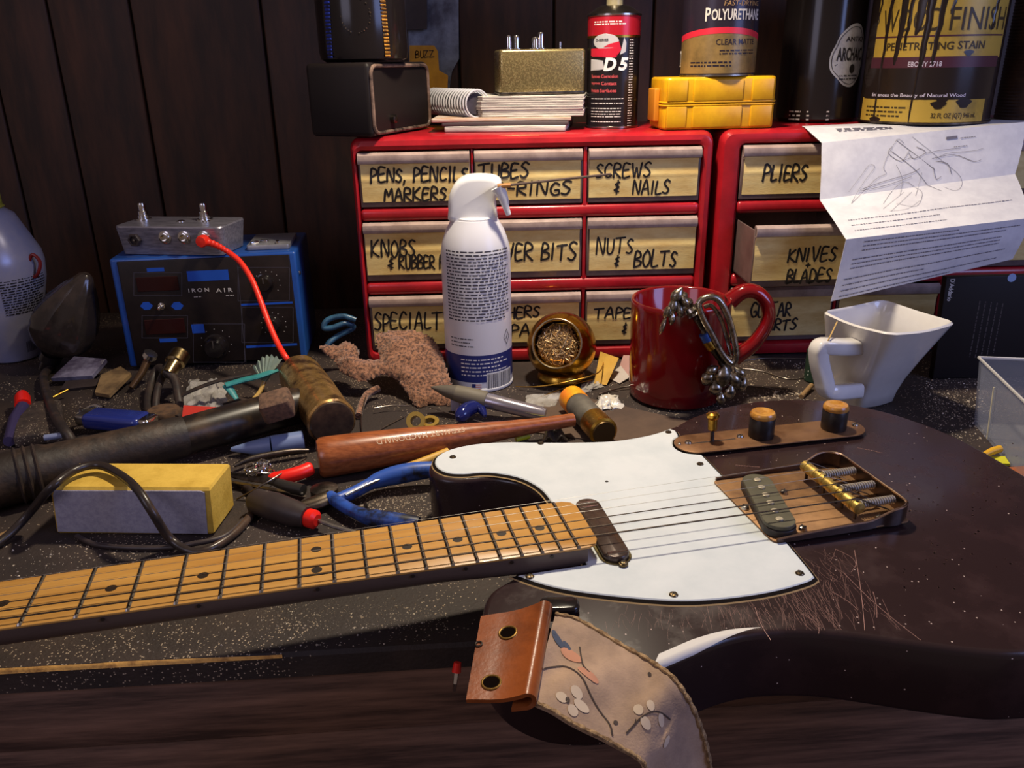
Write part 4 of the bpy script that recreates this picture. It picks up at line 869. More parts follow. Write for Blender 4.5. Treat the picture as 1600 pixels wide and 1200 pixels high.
def fab_top(u, v):
    p = fabric(u, v); a = fabric(min(u+.01, 1), v)-fabric(max(u-.01, 0), v); b = fabric(u, min(v+.01, 1))-fabric(u, max(v-.01, 0)); n = a.cross(b).normalized()
    if n.dot(C0-p) < 0: n = -n
    return p+n*.35
ff = lambda x, y: fab_top(min(max(x/100, 0), 1), min(max(y/60, 0), 1))
def fpix(px, py): u, v = best_uv(fabric, px, py); return (u*100, v*60)
mb.mat(1)
for pts, wd in (([(850, 1045), (880, 1042), (905, 1055), (930, 1090), (950, 1130), (960, 1150)], .7), ([(980, 1145), (1000, 1120), (1030, 1114), (1045, 1122)], .7), ([(990, 1132), (992, 1122)], .5), ([(905, 1012), (912, 1040), (914, 1048)], .6), ([(1022, 1000), (1018, 1006)], .5)):
    q = [fpix(*a) for a in pts]; q = [(p.x, p.y) for p in smooth_path([(*a, 0) for a in q], 5)]; line2d(mb, q, wd, ff)
def blob(px, py, rx, ry, rot, m, k=14):
    c = fpix(px, py); mb.mat(m); ca, sa = math.cos(rot), math.sin(rot); V_ = [ff(*c)]
    for i in range(k): a = 2*PI*i/k; x, y = rx*math.cos(a), ry*math.sin(a); V_.append(ff(c[0]+(x*ca-y*sa), c[1]+(x*sa+y*ca)))
    mb.add(V_, [(0, 1+i, 1+(i+1) % k) for i in range(k)])
blob(874, 1000, 5.2, 2.0, .8, 2); blob(884, 1010, 3, 1.4, .9, 2); blob(868, 990, 1.7, 1.5, 0, 2)
blob(896, 1024, 5, 3, .4, 3); blob(915, 1050, 4, 2.2, .3, 3)
for a in ((882, 1090, 2.6, 2.4), (898, 1082, 2.2, 2.8), (908, 1102, 2.8, 2.6), (892, 1108, 2, 2.4), (1000, 1110, 2.4, 3), (1016, 1100, 2.2, 3), (1012, 1132, 3, 3), (1032, 1126, 2.4, 3.2), (1040, 1160, 1.6, 4)): blob(*a, 0, 4)
for a in ((1014, 1052), (960, 1130), (888, 1096)): blob(*a, .9, 1.4, 0, 1)
mb.build('fabric_band', [fabm, mat('dark_branch_print', '#3c2e28', .8), mat('blue_bird_print', '#3e4658', .8), mat('peach_print', '#b98266', .85), mat('pale_petal_print', '#bfab94', .85)], st, ang=60)
hem = mat('frayed_tan_hem', '#a98a62', .9, c2='#6f5538', sc=300, lo=.42, hi=.6, bump=.8, bsc=900)
for v in (.015, .985):
    mb = MB(); P = [fab_top(i/60, v) for i in range(61)]; mb.tube(P, [1.25+.35*math.sin(i*2.1) for i in range(61)], 8, flat=.7); mb.build('hem', hem, st)
mb = MB(); E0 = V(866, 965, 372); mb.rbox(E0.x-8, E0.x+14, E0.y-3, E0.y+10, 46, 51, 2, 3, rc=5); mb.build('slider', BLACKG, st)
# red capped clip in front of the bench edge
p = V(714, 1042, 392); cl = thing('red_clip', 'small red tipped metal clip at the bench edge left of the leather strap end', 'clip', p+Vector((0, 0, -12)))
mb = MB(); mb.tube([V(715, 1035, 393), V(713, 1050, 391)], [2.2, 2.8], 12); mb.build('red_tip', REDB, cl)
mb = MB(); mb.tube([V(713, 1050, 391), V(711, 1066, 389), V(710, 1078, 394)], [1.8, 1.5, 1.2], 10); mb.build('metal_pin', CHROME, cl)
# ------------------------------------------------------------------ soldering station with the small pedal on top
def solid(name, label, cat, m, group=None):
    """one-mesh thing: returns a builder and a finisher"""
    return None
def one(mb, name, m, label, cat, group=None, ang=40): return tag(mb.build(name, m, ang=ang), label, cat, group)
def tubething(name, label, cat, pts, r, m, n=10, sm=8, group=None, closed=False, flat=1.0):
    P = [Vector(p) if len(p) == 3 and isinstance(p, Vector) else W(*p) for p in pts]
    if isinstance(r, (list, tuple)):
        Q = smooth_path([(*p,) for p in P], sm, closed) if sm else P; rr = []
        for i in range(len(Q)): f = i/(len(Q)-1)*(len(r)-1); k = min(int(f), len(r)-2); rr.append(r[k]+(r[k+1]-r[k])*(f-k))
    else: Q = smooth_path([(*p,) for p in P], sm, closed) if sm else P; rr = r
    mb = MB(); mb.tube(Q, rr, n, closed=closed, flat=flat); return one(mb, name, m, label, cat, group, 60)
def plane_px(M):
    Mi = M.inverted(); o = Mi @ C0
    def f(px, py, off=0.0): d = Mi.to_3x3() @ ray(px, py); p = o+d*((off-o.y)/d.y); return p.x, p.z
    return f
blue = mat('blue_enamel', '#1b4690', .34, c2='#2556a4', sc=14, coat=.2)
bluel = mat('blue_label', '#1a50b4', .5)
s0, s1 = W(208, 578, 1), W(478, 563, 1); sa = math.atan2(s1.y-s0.y, s1.x-s0.x); SW_ = (s1-s0).length
SMx = Matrix.Translation((s0.x, s0.y, .3)) @ Matrix.Rotation(sa, 4, 'Z'); sp = plane_px(SMx); SH = sp(172, 405)[1]
ss = thing('soldering_station', 'blue soldering station with a black front panel at the back left of the bench', 'soldering station', SMx @ Vector((SW_/2, 50, 0)), sa)
mb = MB(SMx); mb.rbox(-3, SW_+2, 0, 118, 4, SH, 3, 3); mb.build('case', blue, ss)
for x in (10, SW_-12):
    for y in (14, 104): mb = MB(SMx @ Matrix.Translation((x, y, 0))); mb.lathe([(7, 0), (7, 4.2), (.1, 4.2)], 16); mb.build('rubber_foot', RUBBER, ss)
mb = MB(SMx); mb.rbox(5, SW_-5, -1.6, 2, 5, SH-3, 1, 2, rc=1.5); pan = mb.build('front_panel', mat('black_front_panel', '#1d1614', .45, c2='#261d1a', sc=50, spec=.3), ss)
pfn = lambda x, z: (SMx @ Vector((x, -1.75, z))); p2 = lambda x, z: (SMx @ Vector((x, -1.95, z)))
mb = MB(); 
def rect_px(x0, y0, x1, y1, fn): a = sp(x0, y1, -1.7); c = sp(x1, y0, -1.7); mb.add([fn(a[0], a[1]), fn(c[0], a[1]), fn(c[0], c[1]), fn(a[0], c[1])], [(0, 1, 2, 3)])
def rline(x0, y0, x1, y1, wd=.5):
    q = [sp(x, y, -1.7) for x, y in ((x0, y0), (x1, y0), (x1, y1), (x0, y1))]; line2d(mb, q+q[:1], wd, pfn)
for a in ((230, 418, 256, 425), (250, 528, 276, 535), (301, 506, 318, 521), (377, 471, 457, 478), (385, 536, 464, 544)): rect_px(*a, pfn)
mb.mat(0); rect_px(294, 421, 356, 440, pfn)
for x in (229, 277):
    c = sp(x, 478, -1.7); mb.add([pfn(c[0]+a, c[1]+b) for a, b in ((-7, 0), (-3, 4.5), (3, 4.5), (7, 0), (3, -4.5), (-3, -4.5))], [tuple(range(6))])
mb.mat(1)
for a in ((209, 426, 284, 462), (222, 493, 293, 528), (302, 506, 382, 566), (372, 418, 452, 470), (378, 480, 458, 535)): rline(*a)
line2d(mb, [sp(371, 415, -1.7), sp(384, 565, -1.7)], .5, pfn)
for s, x0, x1, y1, y0 in (('I R O N', 295, 326, 457, 449.5), ('A I R', 338, 363, 457, 449.5)):
    a, b = sp(x0, y1, -1.7), sp(x1, y0, -1.7); mb.mat(2); fit_text(mb, s, b[0]-a[0], b[1]-a[1], p2, a[0], a[1], off=.015)
for px, py in ((303, 464), (353, 462)): a = sp(px, py, -1.7); smudge_lines(mb, a[0], a[0]+9, a[1]-1, a[1]+1, 1, .8, p2, random, 0)
for c_, r_, n_ in (((418, 442), 14, 11), ((428, 507), 14, 11), ((338, 536), 17, 9)):
    c = sp(*c_, -1.7)
    for i in range(n_): t = rad(-40+260*i/(n_-1)); mb.mat(2); mb.add([p2(c[0]+r_*math.cos(t)+.6*math.cos(q), c[1]+r_*math.sin(t)+.6*math.sin(q)) for q in (0, PI/2, PI, 3*PI/2)], [(0, 1, 2, 3)])
mb.build('panel_print', [bluel, mat('panel_line', '#4a4650', .5), mat('panel_lettering', '#c9c2b8', .5)], pan)
for a in ((216, 431, 277, 456), (229, 497, 287, 523)):
    q0, q1 = sp(a[0], a[3], -1.6), sp(a[2], a[1], -1.6); mb = MB(SMx); mb.rbox(q0[0], q1[0], -2.6, -1.3, q0[1], q1[1], .4, 1); mb.build('display', mat('dark_red_display', '#2e1210', .2) if a[0] == 216 else bpy.data.materials['dark_red_display'], pan)
def dknob(px, py, r, h):
    c = sp(px, py, -1.7); F = SMx @ Matrix.Translation((c[0], -1.6, c[1])) @ Matrix.Rotation(PI/2, 4, 'X'); mb = MB(F); mb.lathe([(r*1.1, 0), (r*1.1, 1.5), (r*.95, 2), (r*.85, h-1.5), (r*.75, h), (.1, h)], 32); k = mb.build('knob', BLACKG, pan)
    mb = MB(F); mb.rbox(-.8, .8, r*.1, r*.8, h-.1, h+.4, .2, 1); mb.build('pointer', STEEL, k)
dknob(338, 540, 13, 15); dknob(414, 441, 9.5, 12); dknob(426, 506, 9.5, 12)
c = sp(253, 478, -1.7); F = SMx @ Matrix.Translation((c[0], -1.6, c[1])) @ Matrix.Rotation(PI/2, 4, 'X'); mb = MB(F); mb.lathe([(4, 0), (4, 2), (2.4, 2.4), (2.4, 4), (1.4, 5), (1.9, 12), (.1, 12.6)], 14); mb.build('toggle_switch', CHROME, pan)
mb = MB(SMx @ Matrix.Translation((SW_+2, 14, SH-28)) @ Matrix.Rotation(PI/2, 4, 'Y')); mb.lathe([(2.8, -.2), (2.8, .6), (1.8, 1.4), (.1, 1.5)], 14); mb.build('screw', STEEL, ss)
# small aluminium pedal on the station
alum = mat('brushed_aluminium', '#a39fa9', .36, .55, c2='#7d7a84', sc=60, st=(1, 6, 6))
tz = SH+.8; e0, e1 = W(190, 398, tz), W(350, 400, tz); ea = math.atan2(e1.y-e0.y, e1.x-e0.x); EL = (e1-e0).length
EM = Matrix.Translation((e0.x, e0.y, tz)) @ Matrix.Rotation(ea, 4, 'Z'); ep = plane_px(EM); EH = ep(182, 353)[1]
ped = thing('effects_pedal', 'bare aluminium effects pedal with two footswitches on the blue station', 'effects pedal', EM @ Vector((EL/2, 28, 0)), ea)
mb = MB(EM); mb.loft([[(EL/2+a, 29+b, z) for a, b in rrect(EL+2*d-.2, 58+2*d-.2, 6+d, 5)] for z, d in ((0, -2.5), (.6, -1.5), (EH-1.5, 3), (EH, 2))]); mb.build('enclosure', alum, ped)
for px, py, hexa in ((211, 375, 1), (258, 371, 0), (288, 371, 0), (319, 371, 0)):
    q = ep(px, py, -2); F = EM @ Matrix.Translation((q[0], -1.2, q[1])) @ Matrix.Rotation(PI/2, 4, 'X'); mb = MB(F)
    if hexa: mb.lathe([(7.6, 0), (7.6, 3.4), (6.8, 4.4), (5.2, 4.4), (5.2, 1.5), (.1, 1.5)], 6); j = mb.build('power_socket', BLACK, ped); mb = MB(F); mb.lathe([(1.1, 1), (1.1, 4), (.1, 4.2)], 8); mb.build('centre_pin', CHROME, j)
    else: mb.lathe([(7.4, 0), (7.2, 1.6), (5.6, 2), (5.6, 4.6), (4.6, 5), (3.5, 5), (3.5, 1), (.1, 1)], 24); j = mb.build('jack', CHROME, ped)
for px, py in ((227, 334), (346, 330)):
    q = W(px, py+4, tz+EH); q = EM.inverted() @ q; F = EM @ Matrix.Translation((min(max(q.x, 10), EL-8), min(max(q.y, 14), 40), EH)); mb = MB(F); mb.lathe([(9, 0), (9, 1.6), (6.4, 1.8), (6.4, 5), (5.4, 5.4), (5.4, 10), (4, 10.6), (4.4, 17), (3.8, 19), (.1, 19.3)], 24); mb.build('footswitch', CHROME, ped)
for px in (270, 310):
    F = EM @ Matrix.Translation((EL*(px-190)/160, 30, EH)); mb = MB(F); mb.lathe([(4.5, 0), (4.5, .9), (3, 1.4), (.1, 1.5)], 16); mb.build('screw_cap', CHROME, ped)
# red patch cable
q = ep(316, 377, -12); c0 = EM @ Vector((q[0], -9.5, q[1])); cb = thing('patch_cable', 'bright red patch cable hanging from the aluminium pedal over the station', 'cable', (c0.x+60, c0.y-60, 0))
redc = mat('red_cable', '#f0301c', .4)
F = EM @ Matrix.Translation((q[0], -5.6, q[1])) @ Matrix.Rotation(PI/2, 4, 'X'); mb = MB(F); mb.lathe([(5.5, 0), (6.4, 1), (6.6, 8), (5.6, 10.5), (.1, 11)], 24); pl_ = mb.build('plug', redc, cb)
c1, c2_ = V(338, 383, c0.y-2), V(357, 394, c0.y-4); mb = MB(); P = smooth_path([tuple(c0), tuple(c1), tuple(c2_)], 12); mb.tube(P, [4.3-1.6*i/24+(.45 if i % 3 == 0 else -.25) for i in range(len(P))], 14); mb.build('strain_relief', redc, cb)
mb = MB(); P = smooth_path([tuple(c2_), V(376, 410, c0.y-12), V(394, 438, c0.y-26), V(407, 470, c0.y-40), V(420, 505, c0.y-55), V(434, 537, c0.y-72), V(448, 560, c0.y-88), V(462, 576, c0.y-80)], 8); mb.tube(P, 3.1, 12); mb.build('cord', redc, cb)
# silver switch plate on the station's right end
a = SMx @ Vector((SW_-50, 12, SH+.5)); pt = thing('metal_plate', 'small pale metal plate with two screws on the right end of the station', 'plate', a, sa)
mb = MB(SMx); mb.rbox(SW_-54, SW_-6, 14, 84, SH+.2, SH+6, 1, 2, rc=3); mb.build('plate', mat('pale_metal', '#a5a4a8', .4, .5, c2='#8a8a90', sc=40), pt)
for x, y in ((SW_-46, 24), (SW_-36, 30), (SW_-20, 22)): mb = MB(SMx @ Matrix.Translation((x, y, SH+6)) @ Matrix.Rotation(rad(30*x), 4, 'Z')); mb.rbox(-5, 5, -2, 2, 0, 3, .8, 2); mb.build('screw', CHROME, pt)

# ------------------------------------------------------------------ left spray can and the dark bulb
def spraycan(name, label, cx, cy, r, zsh, ztop, parts): pass
cy = 955; cx = V(28, 566, cy).x; r = 54; zs = V(64, 405, cy).z; zt = V(3, 325, cy).z; A = facing(cx, cy)
o = thing('spray_bottle', 'white and blue spray bottle cut off by the left edge of the photo', 'bottle', (cx, cy, .3))
canw = mat('printed_white_can', '#a9a5b4', .28, .15, c2='#8f93b4', sc=14)
mb = MB(Matrix.Translation((cx, cy, .3))); mb.lathe([(24, 0), (27, 2), (28.5, 6), (r-2, zs-24), (r, zs-4), (r*.97, zs+8), (r*.86, zs+22), (r*.62, zt-8), (r*.42, zt), (.1, zt)], 56); mb.build('bottle_body', canw, o)
mb = MB(Matrix.Translation((cx, cy, .3))); mb.lathe([(r*.44, zt-1), (r*.48, zt+1), (r*.44, zt+3), (r*.44, zt+26), (r*.4, zt+30), (.1, zt+30)], 32); mb.build('cap', mat('yellow_green_cap', '#a8a23c', .4), o)
def W1(x, z): rr = 28.8+(r-2-28.5)*max(0, min(1, (z-6)/(zs-30))); return wrap(cx, cy, rr+.4, A)(x*rr/r, z)
mb = MB(); smudge_lines(mb, 0, 62, 62, zs-6, 17, 1.5, W1, random.Random(1), .25)
mb.build('small_print', INK, o); mb = MB()
for i in range(12): x = 22+i*2; mb.grid(lambda a, b: W1(x+a*.8, 12+b*14), 1, 1)
mb.build('barcode', INK, o)
lw = Vector((cx+r+1, cy-12, zs-6)); mb = MB(); mb.tube(smooth_path([lw+Vector(v) for v in ((0, 0, 14), (7, 0, 6), (4, -2, -6), (-4, 0, -12), (-7, 0, 0))], 6, True), 2, 8, closed=True); one(mb, 'red_clip', mat('dark_red_plastic', '#7a1c18', .35), 'dark red plastic loop clipped to the side of the left spray bottle', 'clip')
bm_ = mat('dark_ribbed_rubber', '#2b2420', .2, c2='#4a3d34', sc=24, lo=.45, hi=.7, coat=.4)
ba, bb = V(82, 552, 915), V(136, 428, 915); ax = (bb-ba); BL_ = ax.length; F = frame(ba, ax, (1, 0, 0))
bu = thing('blower_bulb', 'dark ribbed teardrop rubber bulb leaning beside the left spray bottle', 'bulb', (ba.x, ba.y, .5))
mb = MB(F); n = 40; rings = []
for t, r_ in ((0, 9), (.05, 16), (.14, 28), (.28, 35), (.42, 35), (.58, 29), (.74, 21), (.88, 13), (.97, 8), (1, 4)):
    rings.append([((r_+(3.4 if (i//5) % 2 else 0)*math.sin(PI*t))*math.cos(2*PI*i/n), (r_+(3.4 if (i//5) % 2 else 0)*math.sin(PI*t))*math.sin(2*PI*i/n), t*BL_) for i in range(n)])
mb.loft(rings); mb.build('bulb', bm_, bu)
mb = MB(F); mb.lathe([(12, -1), (12, -10), (8, -12), (8, -24), (.1, -25)][::-1], 24); mb.build('valve', BLACKG, bu)
# black cable hanging from the bulb
tubething('black_cable', 'thick black cable running down from the ribbed bulb to the tools at left', 'cable', [ba+Vector((-4, 0, -18)), (68, 590, 8), (82, 640, 14), (98, 668, 20), (112, 690, 12), (110, 712, 5)], 4.5, RUBBER)

# ------------------------------------------------------------------ clutter in front of the station
def flat_poly(name, pts, z, th, m, label, cat, group=None, bev=.4, tilt=None):
    """thin real piece lying at height z; each point may carry its own height"""
    P = [W(p[0], p[1], p[2] if len(p) > 2 else z) for p in pts]; mb = MB()
    n = ((P[1]-P[0]).cross(P[2]-P[0])).normalized(); n = n if n.z > 0 else -n
    mb.loft([[tuple(p+n*d) for p in P] for d in (0, th)]); return one(mb, name, m, label, cat, group)
flat_poly('clear_case', [(82, 596, 6), (146, 592, 6), (168, 566, 16), (118, 562, 16)], 8, 5, mat('smoky_case', '#4d4658', .15, c2='#8a8698', sc=30), 'small smoky plastic case lying tilted left of the station', 'case')
flat_poly('dark_card', [(95, 612, .5), (150, 606, .5), (160, 594, 5), (104, 598, 5)], 0, 3, [BLACK], 'dark card under the smoky plastic case', 'card')
flat_poly('tan_scraper', [(150, 618, 3), (172, 622, 3), (206, 588, 10), (190, 577, 12), (160, 590, 9)], 4, 4, mat('tan_wood', '#8f7550', .5, c2='#5f4c36', sc=40), 'tan wooden scraper beside the smoky case', 'scraper')
tubething('brass_rod', 'thin brass rod among the tools at far left', 'rod', [(52, 636, 4), (80, 622, 7), (106, 609, 10)], 1.5, BRASS, 8, 2)
rc_ = thing('marker_pen', 'violet marker with a bright red cap at far left', 'marker', W(30, 660, 0))
mb = MB(); mb.tube([W(36, 634, 12), W(35, 622, 14), W(35, 616, 15)], [7.5, 7.5, 5], 18); mb.build('cap', REDB, rc_)
mb = MB(); mb.tube([W(36, 635, 12), W(24, 655, 9), W(14, 690, 7)], [6, 6, 5], 16); mb.build('barrel', mat('violet_barrel', '#3d3558', .35), rc_)
pdk = thing('sanding_pad', 'dark gritty sanding pad lying at far left in front of the red-capped marker', 'sanding pad', W(60, 670, 0)); gritm = speckle(mat('dark_grit', '#332a26', .8, c2='#4a3d36', sc=80, bump=.5, bsc=800), '#332a26', '#a39480', 800, .2, 20)
mb = MB(); P = [W(*c, .5) for c in ((25, 700), (105, 690), (98, 640), (32, 644))]; mb.prism([(p.x, p.y) for p in P], .5, 12, 2); mb.build('pad', gritm, pdk)
tubething('pale_tube', 'short pale blue plastic tube on the dark bench left of the mallet', 'tube', [(70, 684, 14), (98, 680, 15)], 3, mat('pale_blue_plastic', '#7f88a8', .4), 10, 2)
# dark blue folding tool with metal ends
kn = thing('folding_knife', 'dark blue folding knife with metal ends lying behind the mallet handle', 'knife', W(180, 665, 0))
ka, kb = W(138, 652, 16), W(228, 664, 13); mb = MB(); d = (kb-ka).normalized(); s_ = Vector((-d.y, d.x, 0)); F = frame(ka, (0, 0, 1), d); KL = (kb-ka).length
mb.M = F; mb.rbox(0, KL, -13, 13, -8, 7, 5, 3, rc=6); mb.build('handle', mat('navy_lacquer', '#232f78', .25, coat=.5), kn)
mb = MB(F); mb.rbox(KL-3, KL+9, -10, 10, -7, 6, 3, 3, rc=4); mb.build('bolster', CHROME, kn); mb = MB(F); mb.rbox(-10, 4, -9, 9, -6, 5, 3, 3, rc=4); mb.build('bolster', STEEL, kn)
mb = MB(F); mb.tube([(-8, 0, 0), (-16, 10, 2), (-8, 20, 3), (4, 17, 3)], 2, 8); mb.build('pocket_clip', CHROME, kn)
# two plugs with cables
for nm, lab, pts, tip in (('guitar_plug', 'small metal jack plug pointing up in front of the left end of the station', [(205, 606, 6), (222, 582, 18), (232, 560, 30)], (236, 552, 36)),):
    o = thing(nm, lab, 'plug', W(205, 606, 0)); a, b = W(*pts[-1]), W(*tip); mb = MB(); mb.tube([W(*p) for p in pts[:2]]+[a], [3.2, 4.2, 4.6], 14); mb.build('sleeve', mat('bronze_sleeve', '#6a5440', .3, .8), o)
    mb = MB(); ax = (b-a); mb.tube([a, a+ax*.3, a+ax*.35, a+ax], [6, 6, 8, 7.4], 18); mb.build('shell', CHROME, o)
o = thing('guitar_cable', 'black guitar cable arching up from a large metal plug in front of the station', 'cable', W(255, 640, 0))
a, b = W(262, 585, 30), W(284, 550, 44); ax = b-a; mb = MB(); mb.tube([a, a+ax*.45, a+ax*.5, a+ax*.9, b], [7, 8.5, 10.5, 10.5, 8], 22); mb.build('plug', mat('worn_plug_metal', '#a8956c', .25, 1, c2='#6b5a40', sc=120), o)
mb = MB(); mb.tube(smooth_path([a, W(248, 575, 28), W(236, 600, 16), W(232, 640, 3), W(246, 655, 3)], 8), 4.4, 12); mb.build('cord', RUBBER, o)
mb = MB(); mb.tube(smooth_path([W(258, 580, 33), W(272, 592, 26), W(278, 615, 16), W(281, 640, 5), W(275, 655, 3)], 8), 4.4, 12); mb.build('cord', RUBBER, o)
mb = MB(); mb.tube(smooth_path([W(256, 584, 24), W(246, 610, 16), W(243, 640, 4)], 8), 3.6, 12); mb.build('cord', RUBBER, o)
wb = thing('wooden_block', 'small round brown cork disc under the arching guitar cable', 'cork', W(258, 652, 0)); mb = MB(Matrix.Translation(W(258, 655, 0))); mb.lathe([(15, .3), (16, 2), (16, 9), (15, 11), (.1, 11)], 28); mb.build('disc', mat('brown_cork', '#5f4630', .8, c2='#3f2f24', sc=120, bump=.4), wb)
# crumpled clear bag
def crumple(name, poly, z0, amp, m, label, cat, seed=0, nu=26, nv=16, th=.4):
    """a crumpled film between four pixel corners"""
    c = [W(*p) for p in poly]
    def f(u, v):
        p = c[0].lerp(c[1], u).lerp(c[3].lerp(c[2], u), v); q = Vector((u*4+seed, v*4, seed*1.3)); k = mnoise.noise(q)*.7+abs(mnoise.noise(q*2.1))*.6
        e = min(1, 6*u*(1-u)+.3)*min(1, 6*v*(1-v)+.3); return p+Vector((mnoise.noise(q*1.3)*amp*.5, mnoise.noise(q*1.7+Vector((5, 0, 0)))*amp*.5, abs(k)*amp*e+z0))
    mb = MB(); mb.sheet(f, nu, nv, th); return one(mb, name, m, label, cat, ang=75)
filmm = mat('clear_film', '#d8d4ce', .1, c2='#b0aaa4', sc=26)
filmm.node_tree.nodes['Principled BSDF'].inputs['Alpha'].default_value = .4
crumple('plastic_bag', [(284, 648, 2), (352, 640, 2), (356, 600, 6), (296, 596, 6)], 2, 12, filmm, 'crumpled clear plastic bag behind the mallet handle, right of the cable arch', 'bag', 3)
tubething('dark_strap', 'dark curved strap crossing above the crumpled clear bag', 'strap', [(284, 618, 20), (310, 606, 26), (345, 594, 30), (392, 584, 30)], 4, RUBBER, 10, 8, flat=.4)
flat_poly('red_card', [(285, 656, 12), (346, 643, 22), (340, 637, 24), (288, 634, 24)], 12, 1.2, mat('red_card_stock', '#e8402c', .6), 'bright red card corner sticking out behind the mallet handle', 'card')
tb = thing('toothbrush', 'teal plastic toothbrush lying behind the mallet handle', 'brush', W(390, 610, 0)); teal = mat('teal_plastic', '#2a7476', .4, c2='#3c8c8a', sc=40)
mb = MB(); mb.tube(smooth_path([W(352, 602, 26), W(380, 594, 28), W(405, 588, 30), W(432, 578, 32)], 6), 5, 12, flat=.5); mb.build('handle', teal, tb)
mb = MB(); mb.tube([W(354, 602, 25), W(362, 612, 20), W(370, 624, 14)], [5, 4, 2.5], 12, flat=.5); mb.build('grip_end', teal, tb)
gb_ = thing('green_brush', 'pale green fan shaped brush with an amber stem behind the mallet head', 'brush', W(410, 630, 0))
mb = MB(); c = [V(395, 575, 808), V(420, 556, 808), V(441, 563, 804), V(412, 600, 796)]
mb.sheet(lambda u, v: c[0].lerp(c[2], u).lerp(c[3], v)+Vector((0, 0, 9*math.sin(PI*u)*(1-v)+1.6*math.sin(u*40)*(1-v))), 30, 10, 1.6); mb.build('bristles', mat('pale_green_bristle', '#9aa892', .6, c2='#788c7c', sc=60), gb_)
mb = MB(); mb.tube(smooth_path([V(413, 596, 797), V(406, 612, 790), V(398, 622, 784), V(392, 630, 780), V(394, 642, 776)], 6), 2.2, 10); mb.build('stem', mat('amber_stem', '#c9a45a', .3), gb_)
# blue tubing by the cabinet
bt = mat('blue_grey_tubing', '#1f3a50', .35, c2='#36607a', sc=60)
tubething('blue_tubing', 'coil of blue grey rubber tubing between the station and the left cabinet', 'tubing', [V(556, 500, 880), V(535, 494, 880), V(512, 500, 878), V(506, 512, 876), V(520, 512, 875), V(540, 505, 880), V(552, 512, 884), V(530, 524, 880), V(514, 536, 872), V(510, 548, 866)], 3.2, bt)

# ------------------------------------------------------------------ mallet, cork, pale marker
ml = thing('mallet', 'heavy old mallet with a stained brass coloured head and thick dark handle', 'mallet', W(470, 680, 0))
hm_ = mat('stained_old_metal', '#b08a50', .26, .6, c2='#4a3420', sc=42, lo=.42, hi=.6, r2=.5, bump=.35, bsc=120)
m0, m1 = W(468, 584, 26), W(519, 660, 25); ax = (m1-m0); mb = MB(); F = frame(m0, ax, (1, 0, 0)); HL = ax.length; n = 40
sq = lambda i: math.cos(PI/8)/math.cos((2*PI*i/n+PI/8) % (PI/4)-PI/8)*.55+.47
mb.M = F; mb.loft([[(r_*sq(i)*math.cos(2*PI*i/n), r_*sq(i)*math.sin(2*PI*i/n), z) for i in range(n)] for r_, z in ((16, -2), (21, 0), (22, 4), (22.5, HL*.5), (21.5, HL-14), (22.5, HL-10), (22.5, HL-2), (21, HL))]); hd = mb.build('head', hm_, ml)
mb = MB(F); mb.lathe([(20.5, HL-.6), (19.5, HL+1.6), (17.5, HL+2), (.1, HL+1.4)], 36); mb.build('striking_face', mat('dark_face', '#3a2f28', .4, .4, c2='#5a4a3a', sc=60), hd)
h0, h1, h2 = W(462, 634, 24), W(285, 682, 23), W(-60, 765, 22); hgm = mat('dark_wrapped_grip', '#261d18', .55, c2='#523f30', sc=30, lo=.45, hi=.72, bump=.4, bsc=220)
mb = MB(); mb.tube([h0+Vector((14, 8, 0)), h0, h0.lerp(h1, .5), h1], [14, 17.5, 18, 17], 28); mb.build('neck_sleeve', mat('smooth_black_sleeve', '#211a17', .34, c2='#5a4630', sc=22, lo=.48, hi=.72), ml)
mb = MB(); mb.tube([h1+(h2-h1).normalized()*-3, h1+(h2-h1)*.01, h1.lerp(h2, .3), h1.lerp(h2, .62), h1.lerp(h2, .66), h2], [17.5, 18.6, 19, 20, 22, 22], 28); mb.build('grip', hgm, ml)
for t in (.68, .72, .76): 
    p = h1.lerp(h2, t); d = (h2-h1).normalized(); mb = MB(); mb.tube([p-d*2, p, p+d*2], [21.5, 23.8, 21.5], 28); mb.build('ring', RUBBER, ml)
ck = thing('cork_block', 'small square brown cork block leaning against the mallet head', 'cork', W(435, 655, 0)); cF = frame(W(432, 632, 46), (-.15, -.35, 1), (1, .25, 0)); mb = MB(cF); mb.rbox(-14, 14, -12, 12, -11, 9, 3, 2, rc=4); mb.build('block', mat('fuzzy_cork', '#6f5442', .9, c2='#4a382e', sc=200, bump=.7), ck)
pm_ = thing('pale_marker', 'pale blue grey marker lying under the mallet handle', 'marker', W(430, 700, 0)); pbm = mat('pale_blue_grey', '#6f7fa6', .4)
mb = MB(); mb.tube([W(474, 688, 9), W(424, 696, 9)], [9, 9], 20); mb.build('barrel', pbm, pm_); mb = MB(); mb.tube([W(424, 696, 9), W(400, 699, 8.5), W(362, 702, 7)], [8.6, 7, 2], 20); mb.build('tapered_end', pbm, pm_)

